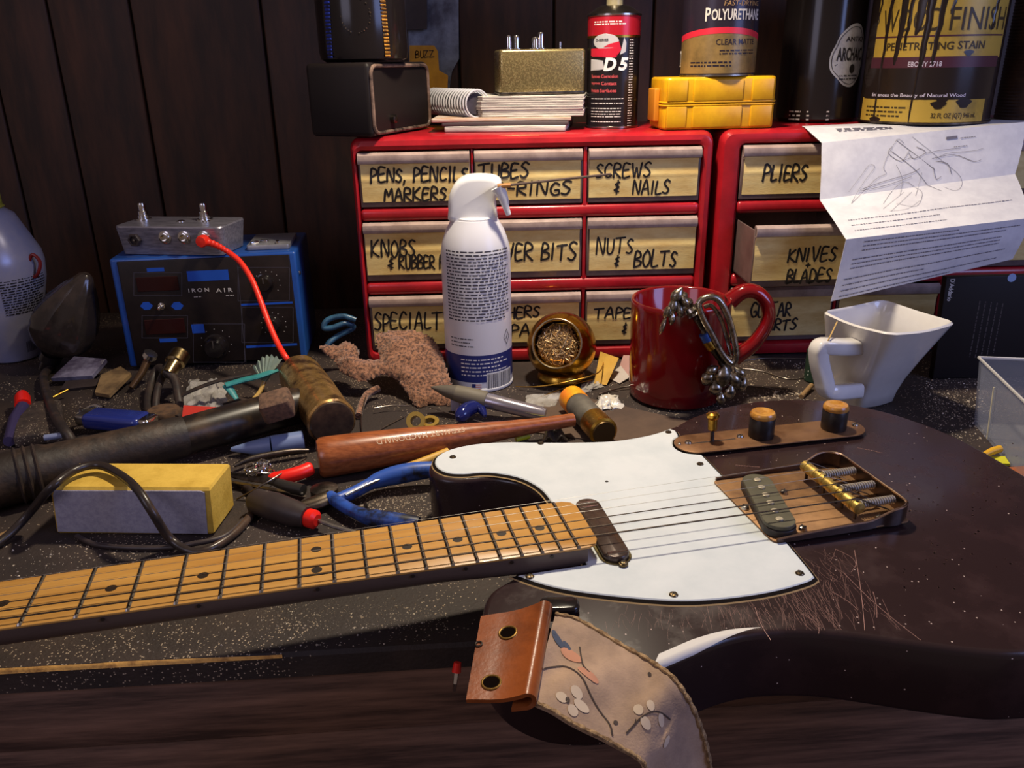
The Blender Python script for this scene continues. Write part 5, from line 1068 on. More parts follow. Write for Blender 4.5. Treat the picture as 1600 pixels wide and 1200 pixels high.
# ------------------------------------------------------------------ small wooden handled hammer
hb = thing('fretting_hammer', 'wooden handled hammer with an orange tipped brass head lying behind the guitar', 'hammer', W(700, 700, 0))
wdm = mat('oiled_brown_wood', '#a85f34', .3, c2='#743a1e', sc=60, st=(1, 6, 6), lo=.35, hi=.7, coat=.3)
g0, g1 = W(497, 716, 17), W(896, 656, 17); gd = (g1-g0); GL = gd.length
prof = [(0, 15), (.012, 17.2), (.04, 17.6), (.15, 17), (.35, 14.8), (.55, 11.5), (.72, 8.4), (.86, 6.6), (.96, 6.4), (1.0, 6.2)]
mb = MB(); mb.tube([g0+gd*t for t, r_ in prof], [r_ for t, r_ in prof], 28); hdl = mb.build('handle', wdm, hb, ang=50)
rs = random.Random(8); ux = gd.normalized(); 
def on_handle(x, y):
    t = x/GL; r_ = 17
    for (a, ra), (b, rb) in zip(prof, prof[1:]):
        if a <= t <= b: r_ = ra+(rb-ra)*(t-a)/(b-a)
    view = (C0-(g0+gd*t)).normalized(); view = (view-ux*view.dot(ux)).normalized(); sd = ux.cross(view); a = y/r_
    return (g0+gd*t)+(view*math.cos(a)+sd*math.sin(a))*(r_+.15)
tl0, tl1 = .21*GL, .545*GL
mb = MB(); fit_text(mb, 'STEWART MACDONALD', tl1-tl0, 5.2, lambda x, y: on_handle(tl1-x, y-9), 0, 0, off=.01); mb.build('stamped_lettering', mat('pale_stamp', '#c9a684', .7), hdl)
k0, k1 = W(893, 622, 14), W(944, 676, 14); kd = k1-k0; KL = kd.length
for nm, ta, tb_, ra, m in (('orange_face', -.02, .22, 13.2, mat('orange_plastic_face', '#e8801c', .35, c2='#e8b420', sc=40)), ('head', .22, .68, 12.8, mat('grey_sleeve', '#6f6a60', .5, .3, c2='#5a564e', sc=60)), ('brass_face', .68, 1.0, 13.4, BRASS)):
    mb = MB(); P = [(ta, ra-1.5), (ta+.02, ra), (tb_-.02, ra), (tb_, ra-(.6 if nm != 'brass_face' else 2))]; mb.tube([k0+kd*t for t, r_ in P], [r_ for t, r_ in P], 30); mb.build(nm, m, hb)
mb = MB(); mb.tube([k0+kd*1.0, k0+kd*1.012], [11, 10.4], 30); mb.build('face_disc', mat('dark_brass', '#5f4a2c', .35, .7), hb)

# ------------------------------------------------------------------ sanding block and its cable
b0, b1 = W(88, 834, .5), W(331, 836, .5); ba_ = math.atan2(b1.y-b0.y, b1.x-b0.x); BLn = (b1-b0).length; BM = Matrix.Translation(b0) @ Matrix.Rotation(ba_, 4, 'Z'); bpx = plane_px(BM); BH = bpx(80, 762)[1]
bk = Vector(((BM.inverted() @ W(118, 722, BH)).x, (BM.inverted() @ W(230, 724, BH)).y, 0)); BD = bk.y
sb = thing('sanding_block', 'sanding block, lamplight painted on in yellow and shade in grey, at the left front', 'sanding block', BM @ Vector((BLn/2, BD/2, 0)), ba_)
yellow_lit = mat('painted_yellow_lamplight', '#d8b24a', .75, c2='#c09a36', sc=40, bump=.25, bsc=500); grey_shade = mat('painted_grey_shade', '#a5a0aa', .8, c2='#938e9c', sc=300, bump=.3, bsc=900)  # white block: warm light painted yellow, shaded front painted grey
xl = bpx(78, 762)[0]; xr = bpx(326, 770)[0]
mb = MB(BM); mb.loft([[(x0, y0, z), (x1, y0, z), (x1, y1, z), (x0, y1, z)] for x0, x1, y0, y1, z in ((2, BLn-2, 1.5, BD-2, 0), (1, BLn+2, .3, BD, 2), (xl, xr+1, .3, BD, BH-2), (xl+1, xr, 2, BD-1.5, BH))]); mb.build('sanding_block_body', yellow_lit, sb, ang=20)
mb = MB(BM); mb.prism([(2, 2), (BLn-3, 1.2), (xr-3, BH-3.2), (xr-6, BH-1.8), (xl+3, BH-2.2), (xl+1, BH-6)], 0, 1.0, .25, T=Matrix.Translation((0, .4, 0)) @ Matrix.Rotation(PI/2, 4, 'X'), seg=1); mb.build('painted_shade_face', grey_shade, sb)
fy = (BM @ Vector((0, -6, 0))).y
tubething('power_cable', 'black cord arching over the sanding block and coiling around it', 'cord', [(-20, 862, 3), (20, 830, 8), (50, 797, 20), (80, 762, BH+5), (118, 734, BH+8), (155, 727, BH+7), (188, 742, BH+6), (214, 764, BH+7), (238, 800, 34), (266, 842, 10), (300, 862, 3.5), (332, 856, 3.5), (372, 828, 3.5), (396, 796, 3.5), (392, 768, 3.5), (372, 752, 3.5)], 3.2, mat('black_cord_skin', '#2f2724', .3, c2='#6a5240', sc=16, lo=.55, hi=.8), 12)
tubething('thin_black_wire', 'black wire coiling along the front foot of the sanding block', 'wire', [(120, 838, 2.2), (150, 851, 2.2), (200, 856, 2.2), (260, 856, 2.2), (300, 850, 6.5), (350, 838, 6.2), (380, 812, 4.4)], 2, BLACK)
tubething('tan_strip', 'thin tan strip at the left edge beside the sanding block', 'strip', [(-14, 845, 2), (10, 834, 4), (28, 826, 6)], 2.4, mat('tan_strip_edge', '#9a7a50', .6), 8, 3)

# ------------------------------------------------------------------ pliers, screwdriver, steel wool
pr1 = thing('pliers', 'blue handled pliers lying open beside the guitar horn', 'pliers', W(560, 780, 0))
dk = mat('dark_grip_lining', '#26221f', .5)
mb = MB(); P = smooth_path([W(690, 732, 16), W(640, 738, 15), W(592, 750, 12), W(552, 770, 9), W(520, 784, 8)], 6); mb.tube(P, [5.5+2.5*math.sin(PI*min(1, i/14)) if i < 14 else 5 for i in range(len(P))], 14); ha = mb.build('handle', BLUEH, pr1)
mb = MB(); P = smooth_path([W(655, 818, 9), W(612, 814, 9), W(570, 806, 9), W(540, 792, 9), W(516, 776, 8)], 6); mb.tube(P, [5+2*math.sin(PI*min(1, i/14)) if i < 14 else 5 for i in range(len(P))], 14); mb.build('handle', BLUEH, pr1)
mb = MB(Matrix.Translation(W(508, 778, 2))); mb.lathe([(10, 0), (11, 2), (11, 9), (6, 10.5), (4, 11), (.1, 11)], 24); mb.build('pivot', DSTEEL, pr1)
mb = MB(); P = [W(515, 776, 7), W(490, 785, 7), W(462, 789, 7)]; mb.tube(P, [8, 6, 1.8], 12, flat=.7); mb.build('jaw', mat('dull_jaw_steel', '#7d7060', .4, 1, c2='#4a4038', sc=80), pr1)
mb = MB(); P = [W(512, 782, 6), W(492, 790, 6), W(470, 793, 6)]; mb.tube(P, [7, 5, 1.8], 12, flat=.7); mb.build('jaw', DSTEEL, pr1)
mb = MB(); mb.tube(smooth_path([W(540, 774, 12), W(575, 757, 14), W(612, 742, 15)], 5), 1.3, 8); mb.build('return_spring', STEEL, pr1)
pr2 = thing('pliers', 'dark pliers with one bright red handle in front of the hammer butt', 'pliers', W(430, 755, 0))
mb = MB(); P = smooth_path([W(420, 751, 8), W(442, 746, 10), W(468, 739, 11), W(487, 731, 12)], 5); mb.tube(P, [4, 5]+[6]*(len(P)-3)+[5], 14); mb.build('handle', REDB, pr2)
mb = MB(); mb.tube(smooth_path([W(422, 752, 8), W(446, 760, 8), W(474, 766, 8)], 5), 5, 12); mb.build('handle', dk, pr2)
mb = MB(); mb.tube([W(426, 752, 8), W(400, 748, 8), W(362, 742, 7)], [8, 7, 3], 12, flat=.6); mb.build('jaw', DSTEEL, pr2)
mb = MB(); mb.tube([W(474, 772, 6), W(420, 762, 6), W(352, 750, 6)], [1.2, 3, 2], 8); mb.build('jaw', STEEL, pr2)
sd_ = thing('screwdriver', 'black screwdriver with a red collar pointing towards the guitar neck', 'screwdriver', W(450, 800, 0))
mb = MB(); P = [W(392, 781, 11), W(400, 783, 11), W(430, 792, 11), W(462, 803, 11), W(480, 808, 11)]; mb.tube(P, [6, 10, 11, 10, 8], 20); mb.build('handle', BLACK, sd_)
mb = MB(); mb.tube([W(478, 808, 10), W(482, 809, 10), W(492, 812, 10), W(496, 813, 10)], [5, 7.2, 7.2, 4.5], 20); mb.build('collar', REDB, sd_)
mb = MB(); mb.tube([W(494, 812, 9), W(520, 822, 7.5), W(556, 832, 6)], 1.7, 8); mb.build('shaft', STEEL, sd_)
rs = random.Random(21); mb = MB(); c = W(404, 734, 14)
P = []; 
for i in range(90): 
    a, b, k = rs.uniform(0, 2*PI), rs.uniform(-1, 1), rs.uniform(.4, 1); q = math.sqrt(1-b*b); P.append(c+Vector((13*k*q*math.cos(a), 11*k*q*math.sin(a), 9.5*k*b)))
mb.tube(smooth_path(P, 3), .6, 5); one(mb, 'steel_wool', CHROME, 'small tangle of steel wool in front of the pale blue marker', 'steel wool')

# ------------------------------------------------------------------ towel
def inflate(name, poly, ymap, bulge, m, label, cat, cell=1.7, fuzz=1.0, seed=1, back=10, hole=None):
    """a plump cloth: the outline is filled with a grid, thick in the middle, thin at its rim"""
    P2 = [(p.x, p.y) for p in smooth_path([(*p, 0) for p in poly], 4, closed=True)]
    def inside(x, y):
        c = False; n = len(P2)
        for i in range(n):
            (xa, ya), (xb, yb) = P2[i], P2[(i+1) % n]
            if (ya > y) != (yb > y) and x < (xb-xa)*(y-ya)/(yb-ya)+xa: c = not c
        return c
    def dist(x, y):
        b = 1e9; n = len(P2)
        for i in range(n):
            (xa, ya), (xb, yb) = P2[i], P2[(i+1) % n]; dx, dy = xb-xa, yb-ya; L = dx*dx+dy*dy+1e-9; t = max(0, min(1, ((x-xa)*dx+(y-ya)*dy)/L)); b = min(b, math.hypot(x-xa-t*dx, y-ya-t*dy))
        return b
    xs, ys = [p[0] for p in P2], [p[1] for p in P2]; cs = cell*1.5; ids = {}; fr, bk_ = [], []; rs = random.Random(seed); cells = []
    nx, ny = int((max(xs)-min(xs))/cs)+1, int((max(ys)-min(ys))/cs)+1
    for j in range(ny):
        for i in range(nx):
            if inside(min(xs)+(i+.5)*cs, min(ys)+(j+.5)*cs): cells.append((i, j))
    def vid(i, j):
        if (i, j) not in ids:
            x, y = min(xs)+i*cs, min(ys)+j*cs; d = dist(x, y) if inside(x, y) else 0; k = bulge*(1-math.exp(-d/14))
            p = V(x, y, ymap(x, y)); vd = (C0-p).normalized(); n = (vd+Vector((0, 0, .6))).normalized()
            fold = 4.0*mnoise.noise(Vector((x*.03, y*.05, seed)))*min(1, d/12)+2.0*mnoise.noise(Vector((x*.09, y*.09, seed+4)))
            ids[(i, j)] = len(fr); z = p+n*(k+fold)
            fr.append(z+Vector((rs.uniform(-fuzz, fuzz), rs.uniform(-fuzz, fuzz), rs.uniform(-fuzz, fuzz)*1.2))); b = p-n*(back*min(1, d/10)); b.z = max(b.z, .5); bk_.append(b)
            if fr[-1].z < 1: fr[-1].z = 1
        return ids[(i, j)]
    F_ = []; cset = set(cells); K = None; B_ = []; S_ = []
    for i, j in cells:
        q = (vid(i, j), vid(i+1, j), vid(i+1, j+1), vid(i, j+1)); F_.append(q)
        for (di, dj), (a, b) in (((0, -1), (0, 1)), ((1, 0), (1, 2)), ((0, 1), (2, 3)), ((-1, 0), (3, 0))):
            if (i+di, j+dj) not in cset: S_.append((q[a], q[b]))
    K = len(fr); F2 = F_+[tuple(K+x for x in reversed(q)) for q in F_]+[(b, a, K+a, K+b) for a, b in S_]
    mb = MB(); mb.add(fr+bk_, F2); return one(mb, name, m, label, cat, ang=180)
tw = mat('pinkish_brown_terry', '#94674a', .95, c2='#4c3224', sc=340, lo=.42, hi=.62, det=2, bump=1.0, bsc=700, sheen=.3)
inflate('towel', [(500, 541), (508, 552), (522, 562), (530, 578), (548, 590), (566, 596), (584, 590), (600, 586), (618, 592), (632, 608), (644, 628), (656, 640), (670, 632), (690, 634), (706, 634), (708, 612), (698, 578), (688, 548), (672, 526), (650, 518), (620, 517), (590, 521), (586, 532), (594, 560), (578, 562), (562, 560), (558, 544), (543, 534), (524, 540)], lambda x, y: 772+(640-y)*.70, 9, tw, 'crumpled pinkish brown terry cloth between the station and the duster can', 'cloth', 1.7, .8)
tubething('brown_rag_strip', 'short curled strip of brown cloth below the terry cloth', 'rag', [(592, 606, 12), (574, 616, 9), (564, 634, 6), (560, 650, 4)], 3.6, tw)

# ------------------------------------------------------------------ white air duster can
cx, cy, r = -35.5, 846, 36.2; A = facing(cx, cy); zz = lambda py: V(748, py, cy-r*.6).z
du = thing('air_duster', 'white air duster spray can with a trigger nozzle and thin straw', 'spray can', (cx, cy, .3))
whm = mat('white_can_print', '#d3d2d8', .3); z1, z2, z3 = zz(402), zz(365), zz(347)
mb = MB(Matrix.Translation((cx, cy, .3))); mb.lathe([(r, 4), (r, z1), (r*.985, z1+6), (r*.93, z1+14), (r*.83, z2), (r*.7, z3-3), (r*.66, z3), (.1, z3)], 64, caps=(0, 1)); mb.build('can_body', whm, du)
mb = MB(Matrix.Translation((cx, cy, .3))); mb.lathe([(r-2, 0), (r+.3, .6), (r+.9, 2.5), (r+.6, 4), (r, 5)], 64); mb.build('bottom_rim', WHITE, du)
navy = mat('navy_print', '#27306e', .35); W1, W2, W3 = wrap(cx, cy, r+.2, A), wrap(cx, cy, r+.35, A), wrap(cx, cy, r+.5, A); u = lambda px: math.asin(max(-.999, min(.999, (px-748)/53.5)))*r; hz = lambda py: V(748, py, cy-r).z
mb = MB(); mb.mat(0); mb.grid(lambda a, b: W1((a-.5)*PI*r, hz(598)+b*(hz(556)-hz(598))), 30, 1)
mb.mat(1); smudge_lines(mb, u(704), u(796), hz(550)+32, hz(392), 22, 1.55, W2, random.Random(2), .12); smudge_lines(mb, u(706), u(740), hz(545), hz(528), 3, 1.2, W2, random.Random(3))
mb.mat(2); smudge_lines(mb, u(720), u(792), hz(590), hz(560), 5, 1.3, W2, random.Random(4), .5)
a0, a1 = u(759), u(797); mb.mat(2); mb.grid(lambda a, b: W2(a0+(a1-a0)*a, hz(611)+b*(hz(584)-hz(611))), 12, 1); mb.mat(1); x = a0+1
rs = random.Random(6)
while x < a1-1.5: wd = rs.choice((.5, .8, 1.2)); mb.grid(lambda a, b: W3(x+a*wd, hz(609)+b*(hz(586)-hz(609))), 1, 1); x += wd+rs.choice((.5, .8, 1.0))
a0 = u(735); mb.mat(2); mb.grid(lambda a, b: W2(a0+a*11, hz(613)+b*10), 4, 1); mb.mat(3)
for k in range(4): mb.grid(lambda a, b: W3(a0+(4 if k > 1 else 0)+a*(6.6 if k > 1 else 10.4), hz(613)+1+k*2.3+b*1.1), 4, 1)
mb.mat(0); mb.grid(lambda a, b: W3(a0+.4+a*4, hz(613)+5.2+b*4.4), 2, 1)
c0_ = (u(792), hz(534)); mb.mat(1); line2d(mb, [(c0_[0]+5*math.cos(t), c0_[1]+8*math.sin(t)) for t in [PI/2*i for i in range(5)]], .7, W2); line2d(mb, [(c0_[0]-1, c0_[1]-2), (c0_[0]+1, c0_[1]+2)], 1, W2)
mb.build('label_print', [navy, mat('dark_print', '#4b4852', .6), WHITE, mat('flag_red', '#c03a40', .5)], du)
capm = mat('white_nozzle', '#e2e1e0', .32)
pp = [(706, 349), (700, 330), (701, 308), (709, 290), (722, 279), (740, 275), (768, 276), (782, 283), (783, 294), (779, 300), (774, 318), (772, 349)]
pw = [V(a, b, cy-14) for a, b in pp]; mb = MB(); T = Matrix.Translation((0, cy-15, 0)) @ Matrix.Rotation(PI/2, 4, 'X'); out = [(p.x, p.z) for p in smooth_path([(q.x, q.z, 0) for q in pw], 3, True)]
out = [(p.x, p.y) for p in smooth_path([(q.x, q.z, 0) for q in pw], 3, True)]
mb.prism(out, -30, 0, 6, T=T, seg=4); cp_ = mb.build('nozzle_head', capm, du, ang=60)
tg = [V(a, b, cy-22) for a, b in ((778, 292), (786, 308), (790, 322), (795, 336))]; mb = MB(); mb.tube(smooth_path(tg, 5), [5, 4.6, 4.2, 3.8, 3.6, 3.4, 3.2, 3, 2.8, 2.6, 2.4, 2.2, 2, 1.9, 1.8, 1.6], 12, flat=1.5); mb.build('trigger', capm, du)
mb = MB(); mb.lathe([(20, 0), (21, 1), (21, 5), (19, 6)], 40, T=Matrix.Translation((cx+1, cy-2, z3-3))); mb.build('collar', capm, du)
q = [V(782, 291, cy-24), V(815, 287, cy-24), V(955, 272, cy-10)]; mb = MB(); mb.tube([q[0], q[1], q[2]], 1.25, 8); mb.build('straw', mat('dark_red_straw', '#5a4a42', .4), du)
mb = MB(); mb.tube([q[0]+Vector((-3, 0, 0)), q[0]+Vector((10, 0, .8))], 2.4, 10); mb.build('straw_holder', mat('amber_tip', '#a8743c', .4), du)

# ------------------------------------------------------------------ brass tip cleaner
S = Vector((54.5, 846, 39)); vd = (C0-S).normalized(); nn = (vd+Vector((-.17, 0, .10))).normalized(); F = frame(S, nn, (1, 0, 0)); R_ = 37.5
tc_ = thing('tip_cleaner', 'round brass soldering tip cleaner filled with metal wool beside the duster can', 'tip cleaner', (S.x, S.y, .3))
mb = MB(F); pr = [(.1, -R_)]+[(R_*math.sin(rad(a)), -R_*math.cos(rad(a))) for a in range(8, 140, 8)]
e = pr[-1]; pr += [(26.5, e[1]+1.5), (26.8, e[1]+3), (25.6, e[1]+3.6), (24.4, e[1]+2.5), (24, e[1]-3), (26, e[1]-10), (24, e[1]-16), (.1, e[1]-18)]
mb.lathe(pr, 56, caps=(0, 0)); mb.build('brass_shell', mat('polished_brass', '#c8932a', .16, 1, c2='#a8741c', sc=30, r2=.28), tc_)
mb = MB(F); mb.tube([(26, 0, e[1]+2.9)]+[(26*math.cos(2*PI*i/36), 26*math.sin(2*PI*i/36), e[1]+2.9) for i in range(1, 36)], 1.1, 8, closed=True); mb.build('rim', mat('pale_brass_rim', '#cfc0a0', .2, 1), tc_)
mb = MB(Matrix.Translation((S.x, S.y, 0))); mb.lathe([(25, .3), (26, 2), (26, 6), (22, 12), (.1, 12)], 40); mb.build('base', BRASS, tc_)
rs = random.Random(31); mb = MB(F); P = []
for i in range(420): a = rs.uniform(0, 2*PI); k = 23*math.sqrt(rs.random()); P.append((k*math.cos(a), k*math.sin(a), e[1]-6+6*math.sqrt(max(0, 1-(k/24)**2))*rs.uniform(.3, 1)+rs.uniform(-3, 1)))
mb.tube(smooth_path(P, 2), .62, 4); mb.build('metal_wool', mat('brassy_wool', '#e0c498', .4, .8, c2='#8a6a40', sc=400), tc_)

# ------------------------------------------------------------------ red mug with the ornate clip
rm = Vector((171, 796, .4)); RR = 49.5; rz = V(1068, 466, rm.y).z
mugm = mat('red_glaze', '#7a0a10', .14, c2='#6a080d', sc=10, coat=.5)
mg = thing('mug', 'round red mug with an ornate metal clip on its rim', 'mug', rm)
mb = MB(Matrix.Translation(rm)); mb.lathe([(RR*.72, 0), (RR*.9, .6), (RR*.97, 4), (RR*.99, 20), (RR, rz-6), (RR*1.0, rz-2), (RR*.985, rz), (RR*.955, rz), (RR*.93, rz-2), (RR*.92, 12), (RR*.8, 7), (.1, 6)], 72); mb.build('cup', mugm, mg, ang=60)
hp = [(1140, 470), (1160, 456), (1180, 456), (1196, 470), (1201, 492), (1193, 516), (1174, 540), (1146, 560)]
mb = MB(); P = smooth_path([V(a, b, rm.y+4-(i*1.2)) for i, (a, b) in enumerate(hp)], 6); mb.tube(P, [8.2+2.2*abs(2*i/(len(P)-1)-1)**3 for i in range(len(P))], 18, flat=.85, up=(1, 0, 0)); mb.build('handle', mugm, mg, ang=60)
cl = thing('ornate_clip', 'ornate dark metal spring clip hooked over the rim of the red mug', 'clip', V(1110, 600, 738)); cY = rm.y-RR-5
orn = mat('tarnished_silver', '#c4baa8', .2, 1, c2='#5a5244', sc=120, r2=.36); CV = lambda a, b, d=0: V(a, b, cY+d)
mb = MB(); mb.tube(smooth_path([CV(1082, 478, 2), CV(1092, 500), CV(1106, 528), CV(1122, 556), CV(1140, 580)], 6), [7, 6.5, 6, 5.5, 5]*5, 14, flat=.6); arm = mb.build('arm', DSTEEL, cl)
mb = MB(); mb.tube([CV(1100, 521, -5), CV(1106, 532, -5)], 5.2, 14); mb.build('blue_band', mat('blue_reflector', '#3a5aa0', .3, .5), arm); mb = MB(); mb.tube([CV(1104, 532, -5), CV(1113, 544, -5)], 5, 14); mb.build('gold_band', BRASS, arm)
mb = MB(); ov = [(1092, 474), (1108, 464), (1124, 470), (1138, 496), (1147, 530), (1150, 556), (1143, 568), (1128, 552), (1112, 522), (1098, 496)]
mb.tube(smooth_path([CV(a, b, -8) for a, b in ov], 5, True), 3.2, 12, closed=True); mb.build('oval_loop', orn, cl)
mb = MB(); mb.tube(smooth_path([CV(a, b, -4) for a, b in ((1100, 480), (1112, 478), (1126, 498), (1136, 530), (1142, 552))], 5), 2, 10); mb.build('inner_loop', orn, cl)
rs = random.Random(13); 
def leafblob(px, py, sx, sz, rot, d=0):
    mb = MB(); F = Matrix.Translation(CV(px, py, d)) @ Matrix.Rotation(rot, 4, 'Y'); n = 16; mb.loft([[(r_*sx*math.cos(2*PI*i/n), r_*5.5*math.sin(2*PI*i/n), z*sz) for i in range(n)] for z, r_ in ((-1, .02), (-.8, .5), (-.4, .9), (0, 1), (.4, .8), (.75, .4), (1, .03))], T=F); mb.build('cast_leaf', orn, cl)
mb = MB(); mb.tube(smooth_path([CV(1056, 455, 3), CV(1064, 464, 0), CV(1076, 480, 0), CV(1084, 490, 0)], 6), [5, 6, 7, 6.5]*5, 14); mb.build('hook', orn, cl)
for a in ((1058, 462, 6, 9, .5, -3), (1052, 478, 5, 9, .2, -4), (1044, 486, 4, 8, .5, -4), (1062, 484, 4, 8, -.2, -5), (1050, 496, 3.4, 8, .1, -4), (1036, 508, 2.4, 10, .3, -3), (1070, 470, 4, 8, -.6, -5)): leafblob(*a)
for a in ((1106, 590, 7, 9, .5, -2), (1118, 606, 7, 8, -.2, -5), (1130, 588, 8, 12, .1, -6), (1148, 594, 6, 10, -.5, -4), (1156, 582, 5, 8, -.8, -2), (1160, 600, 5, 8, .3, -1), (1140, 612, 6, 9, .2, -5), (1112, 578, 5, 7, 1, -4), (1126, 622, 5, 8, 0, -4)): leafblob(*a)

# ------------------------------------------------------------------ square white mug
wr_ = [W(1280, 488, 96), W(1392, 527, 95), W(1499, 506, 96), W(1380, 467, 97)]; cW = sum(wr_, Vector())/4
wc = thing('square_mug', 'square white mug with a blocky handle beside the guitar body', 'mug', (cW.x, cW.y-12, .4)); por = mat('white_porcelain', '#d6d3d0', .12, c2='#cac6c4', sc=12, coat=.5)
fl = W(1412, 645, .5); fcn = Vector((cW.x-2, fl.y+40, 0))
def wring(k, z, ins=0, sag=0):
    out = []; n = 4
    C_ = [Vector((cW.x, cW.y, 0)).lerp(fcn, 1-k)+Vector(((p.x-cW.x), (p.y-cW.y), 0))*(.58+.42*k) for p in wr_]
    c = sum(C_, Vector())/4; C_ = [c+(p-c)*(1-ins/70) for p in C_]
    for i in range(4):
        a, b, d = C_[i-1], C_[i], C_[(i+1) % 4]; p0, p1 = b.lerp(a, .16), b.lerp(d, .16)
        for q in range(5): t = q/4; v = p0*(1-t)**2+b*2*t*(1-t)+p1*t*t; out.append(Vector((v.x, v.y, z+sag*(1-abs(t-.5)*1))))
        for q in range(1, 6): t = q/6; p2 = d.lerp(b, .16); v = p1.lerp(p2, t)-(((p1+p2)/2-c).normalized()*-1.5*math.sin(PI*t)); out.append(Vector((v.x, v.y, z+sag*.5-sag*1.1*math.sin(PI*t))))
    return out
mb = MB(); Z_ = 95; mb.loft([wring(-.02, .4, 3), wring(0, 2.5), wring(.06, 14), wring(.2, 30), wring(.5, 56), wring(.8, 80), wring(1, Z_, 0, 1), wring(1, Z_+1.5, 2.5, 1), wring(1, Z_-.5, 5, 1), wring(.78, 73, 5.5), wring(.5, 54, 6), wring(.2, 30, 7), wring(.04, 9, 10)]); mb.build('cup', por, wc, ang=60)
hY = (wr_[0].y+wr_[1].y)/2-12; hp = [(1340, 541, 16), (1318, 542, 6), (1296, 541, 0), (1284, 541, -1), (1280, 545, -2), (1279, 552, -2), (1281, 570, -3), (1287, 594, -5), (1290, 606, -6), (1294, 611, -6), (1302, 613, -5), (1318, 612, 2), (1338, 610, 14)]
mb = MB(); P = smooth_path([V(a, b, hY+d) for a, b, d in hp], 4); mb.tube(P, 7.4, 20, flat=1.1, up=(0, 1, 0), sq=.5); mb.build('handle', por, wc, ang=60)
mb = MB(); mb.tube([V(1308, 503, wr_[0].y-28), V(1296, 528, hY-6), V(1290, 538, hY-6)], .7, 6); one(mb, 'tea_string', mat('tan_string', '#b8965a', .8), 'thin tan string over the rim of the white square mug', 'string')

# ------------------------------------------------------------------ right side: pack, bin, odds and ends
pk0, pk1 = W(1458, 589, .5), V(1640, 588, 838); pa = math.atan2(pk1.y-pk0.y, pk1.x-pk0.x); PM_ = Matrix.Translation((pk0.x, pk0.y-6, .5)) @ Matrix.Rotation(pa*.5, 4, 'Z') @ Matrix.Rotation(rad(-1), 4, 'X') ; pkx = plane_px(PM_); PH = pkx(1476, 433)[1]
pkg = thing('string_pack', 'flat black string pack standing under the hanging sheet behind the square mug', 'pack', (pk0.x+55, pk0.y, .5))
mb = MB(PM_); xa = pkx(1458, 586)[0]; xb = pkx(1476, 433)[0]; mb.prism([(xa, 0), (xa+118, 0), (xb+122, PH), (xb+2, PH)], 0, 9, 1, T=Matrix.Translation((0, 9, 0)) @ Matrix.Rotation(PI/2, 4, 'X')); mb.build('box', mat('black_card_box', '#1c1615', .5, spec=.3), pkg)
mb = MB(); g = lambda x, z: PM_ @ Vector((x, -.2, z)); a, b = pkx(1483, 436), pkx(1494, 470)
fit_text(mb, "D'Addario", a[1]-b[1], 5.2, lambda x, y: g(a[0]+1.5+y, a[1]-x), 0, 0, off=.015); mb.build('lettering', mat('pack_lettering', '#c4beb8', .6), pkg); mb = MB()
for k in range(5): q = pkx(1530+k*9, 470+k*1); smudge_lines(mb, 0, 62, 0, 1.4, 1, 1.2, lambda x, y: g(q[0]+y, q[1]-x), random.Random(k), .5)
mb.build('faint_print', mat('faint_print', '#4a403c', .6), pkg)
q = pkx(1582, 428); mb = MB(PM_ @ Matrix.Translation((q[0], -.1, q[1]-4)) @ Matrix.Rotation(PI/2, 4, 'X')); mb.lathe([(4.5, 0), (4.5, .3), (.1, .3)], 16); mb.build('hang_hole', mat('pale_blue_hole', '#8aa0c8', .5), pkg)
crumple('clear_wrapper', [(1576, 528, 0), (1640, 528, 0), (1640, 462, 0), (1600, 462, 0)], 2, 10, filmm, 'shiny clear wrapper beside the black string pack at the right edge', 'wrapper', 8)
plm = mat('frosted_clear_plastic', '#aeb0b8', .22); plm.node_tree.nodes['Principled BSDF'].inputs['Alpha'].default_value = .2
bl, fl_ = W(1522, 662, .5), W(1577, 728, .5); bz = 64; bd = (fl_-bl).normalized(); bn = Vector((-bd.y, bd.x, 0)); bn = bn if bn.x > 0 else -bn; LB, WB = 150, 160
bi = thing('plastic_bin', 'open frosted clear plastic bin at the right edge of the bench', 'bin', bl+bd*70+bn*70)
def binring(z, f, ins=0): o_ = -f; return [tuple(bl+bd*(a)+bn*(b)+Vector((0, 0, z))) for a, b in ((-f+ins, -f+ins), (LB+f-ins, -f+ins), (LB+f-ins, WB+f-ins), (-f+ins, WB+f-ins))]
mb = MB(); mb.loft([binring(0, 0), binring(bz, 5), binring(bz, 5, 1.6), binring(2, 0, 1.6)]); mb.build('tub', plm, bi, ang=20)
mb = MB(); mb.tube([Vector(p) for p in binring(bz+.4, 5.4)], 1.5, 8, closed=True); mb.build('rim', mat('bin_rim', '#b9b6b4', .3), bi)
mb = MB(); mb.tube([bl+bd*38+bn*-1.2+Vector((0, 0, 2)), bl+bd*38+bn*-4.6+Vector((0, 0, bz-12))], .9, 8); mb.build('pale_line', mat('bin_line', '#c9c2a8', .4), bi)  # thin pale line up the side of the bin
tubething('yellow_peg', 'small yellow peg on the bench in front of the clear bin', 'peg', [W(1538, 711, 6), W(1550, 705, 8), W(1563, 701, 9)], [2.6, 3.2, 3.2], mat('yellow_peg_plastic', '#d8a428', .4), 10, 3)
flat_poly('yellow_green_note', [(1544, 716, 1), (1556, 727, 1), (1578, 728, 2), (1570, 716, 3)], 1, 2, mat('lime_paper', '#c4c02a', .6), 'lime yellow paper scrap in front of the clear bin', 'paper scrap')
flat_poly('orange_scrap', [(1568, 734, 1), (1596, 750, 1), (1625, 748, 1), (1612, 730, 1)], 1, 2, mat('orange_card', '#a85a28', .6), 'orange brown card scrap in the right corner between guitar and bin', 'card')
gn = thing('green_battery', 'dark green battery standing behind the handle of the square mug', 'battery', W(1272, 592, 0)); q = W(1272, 594, .4)
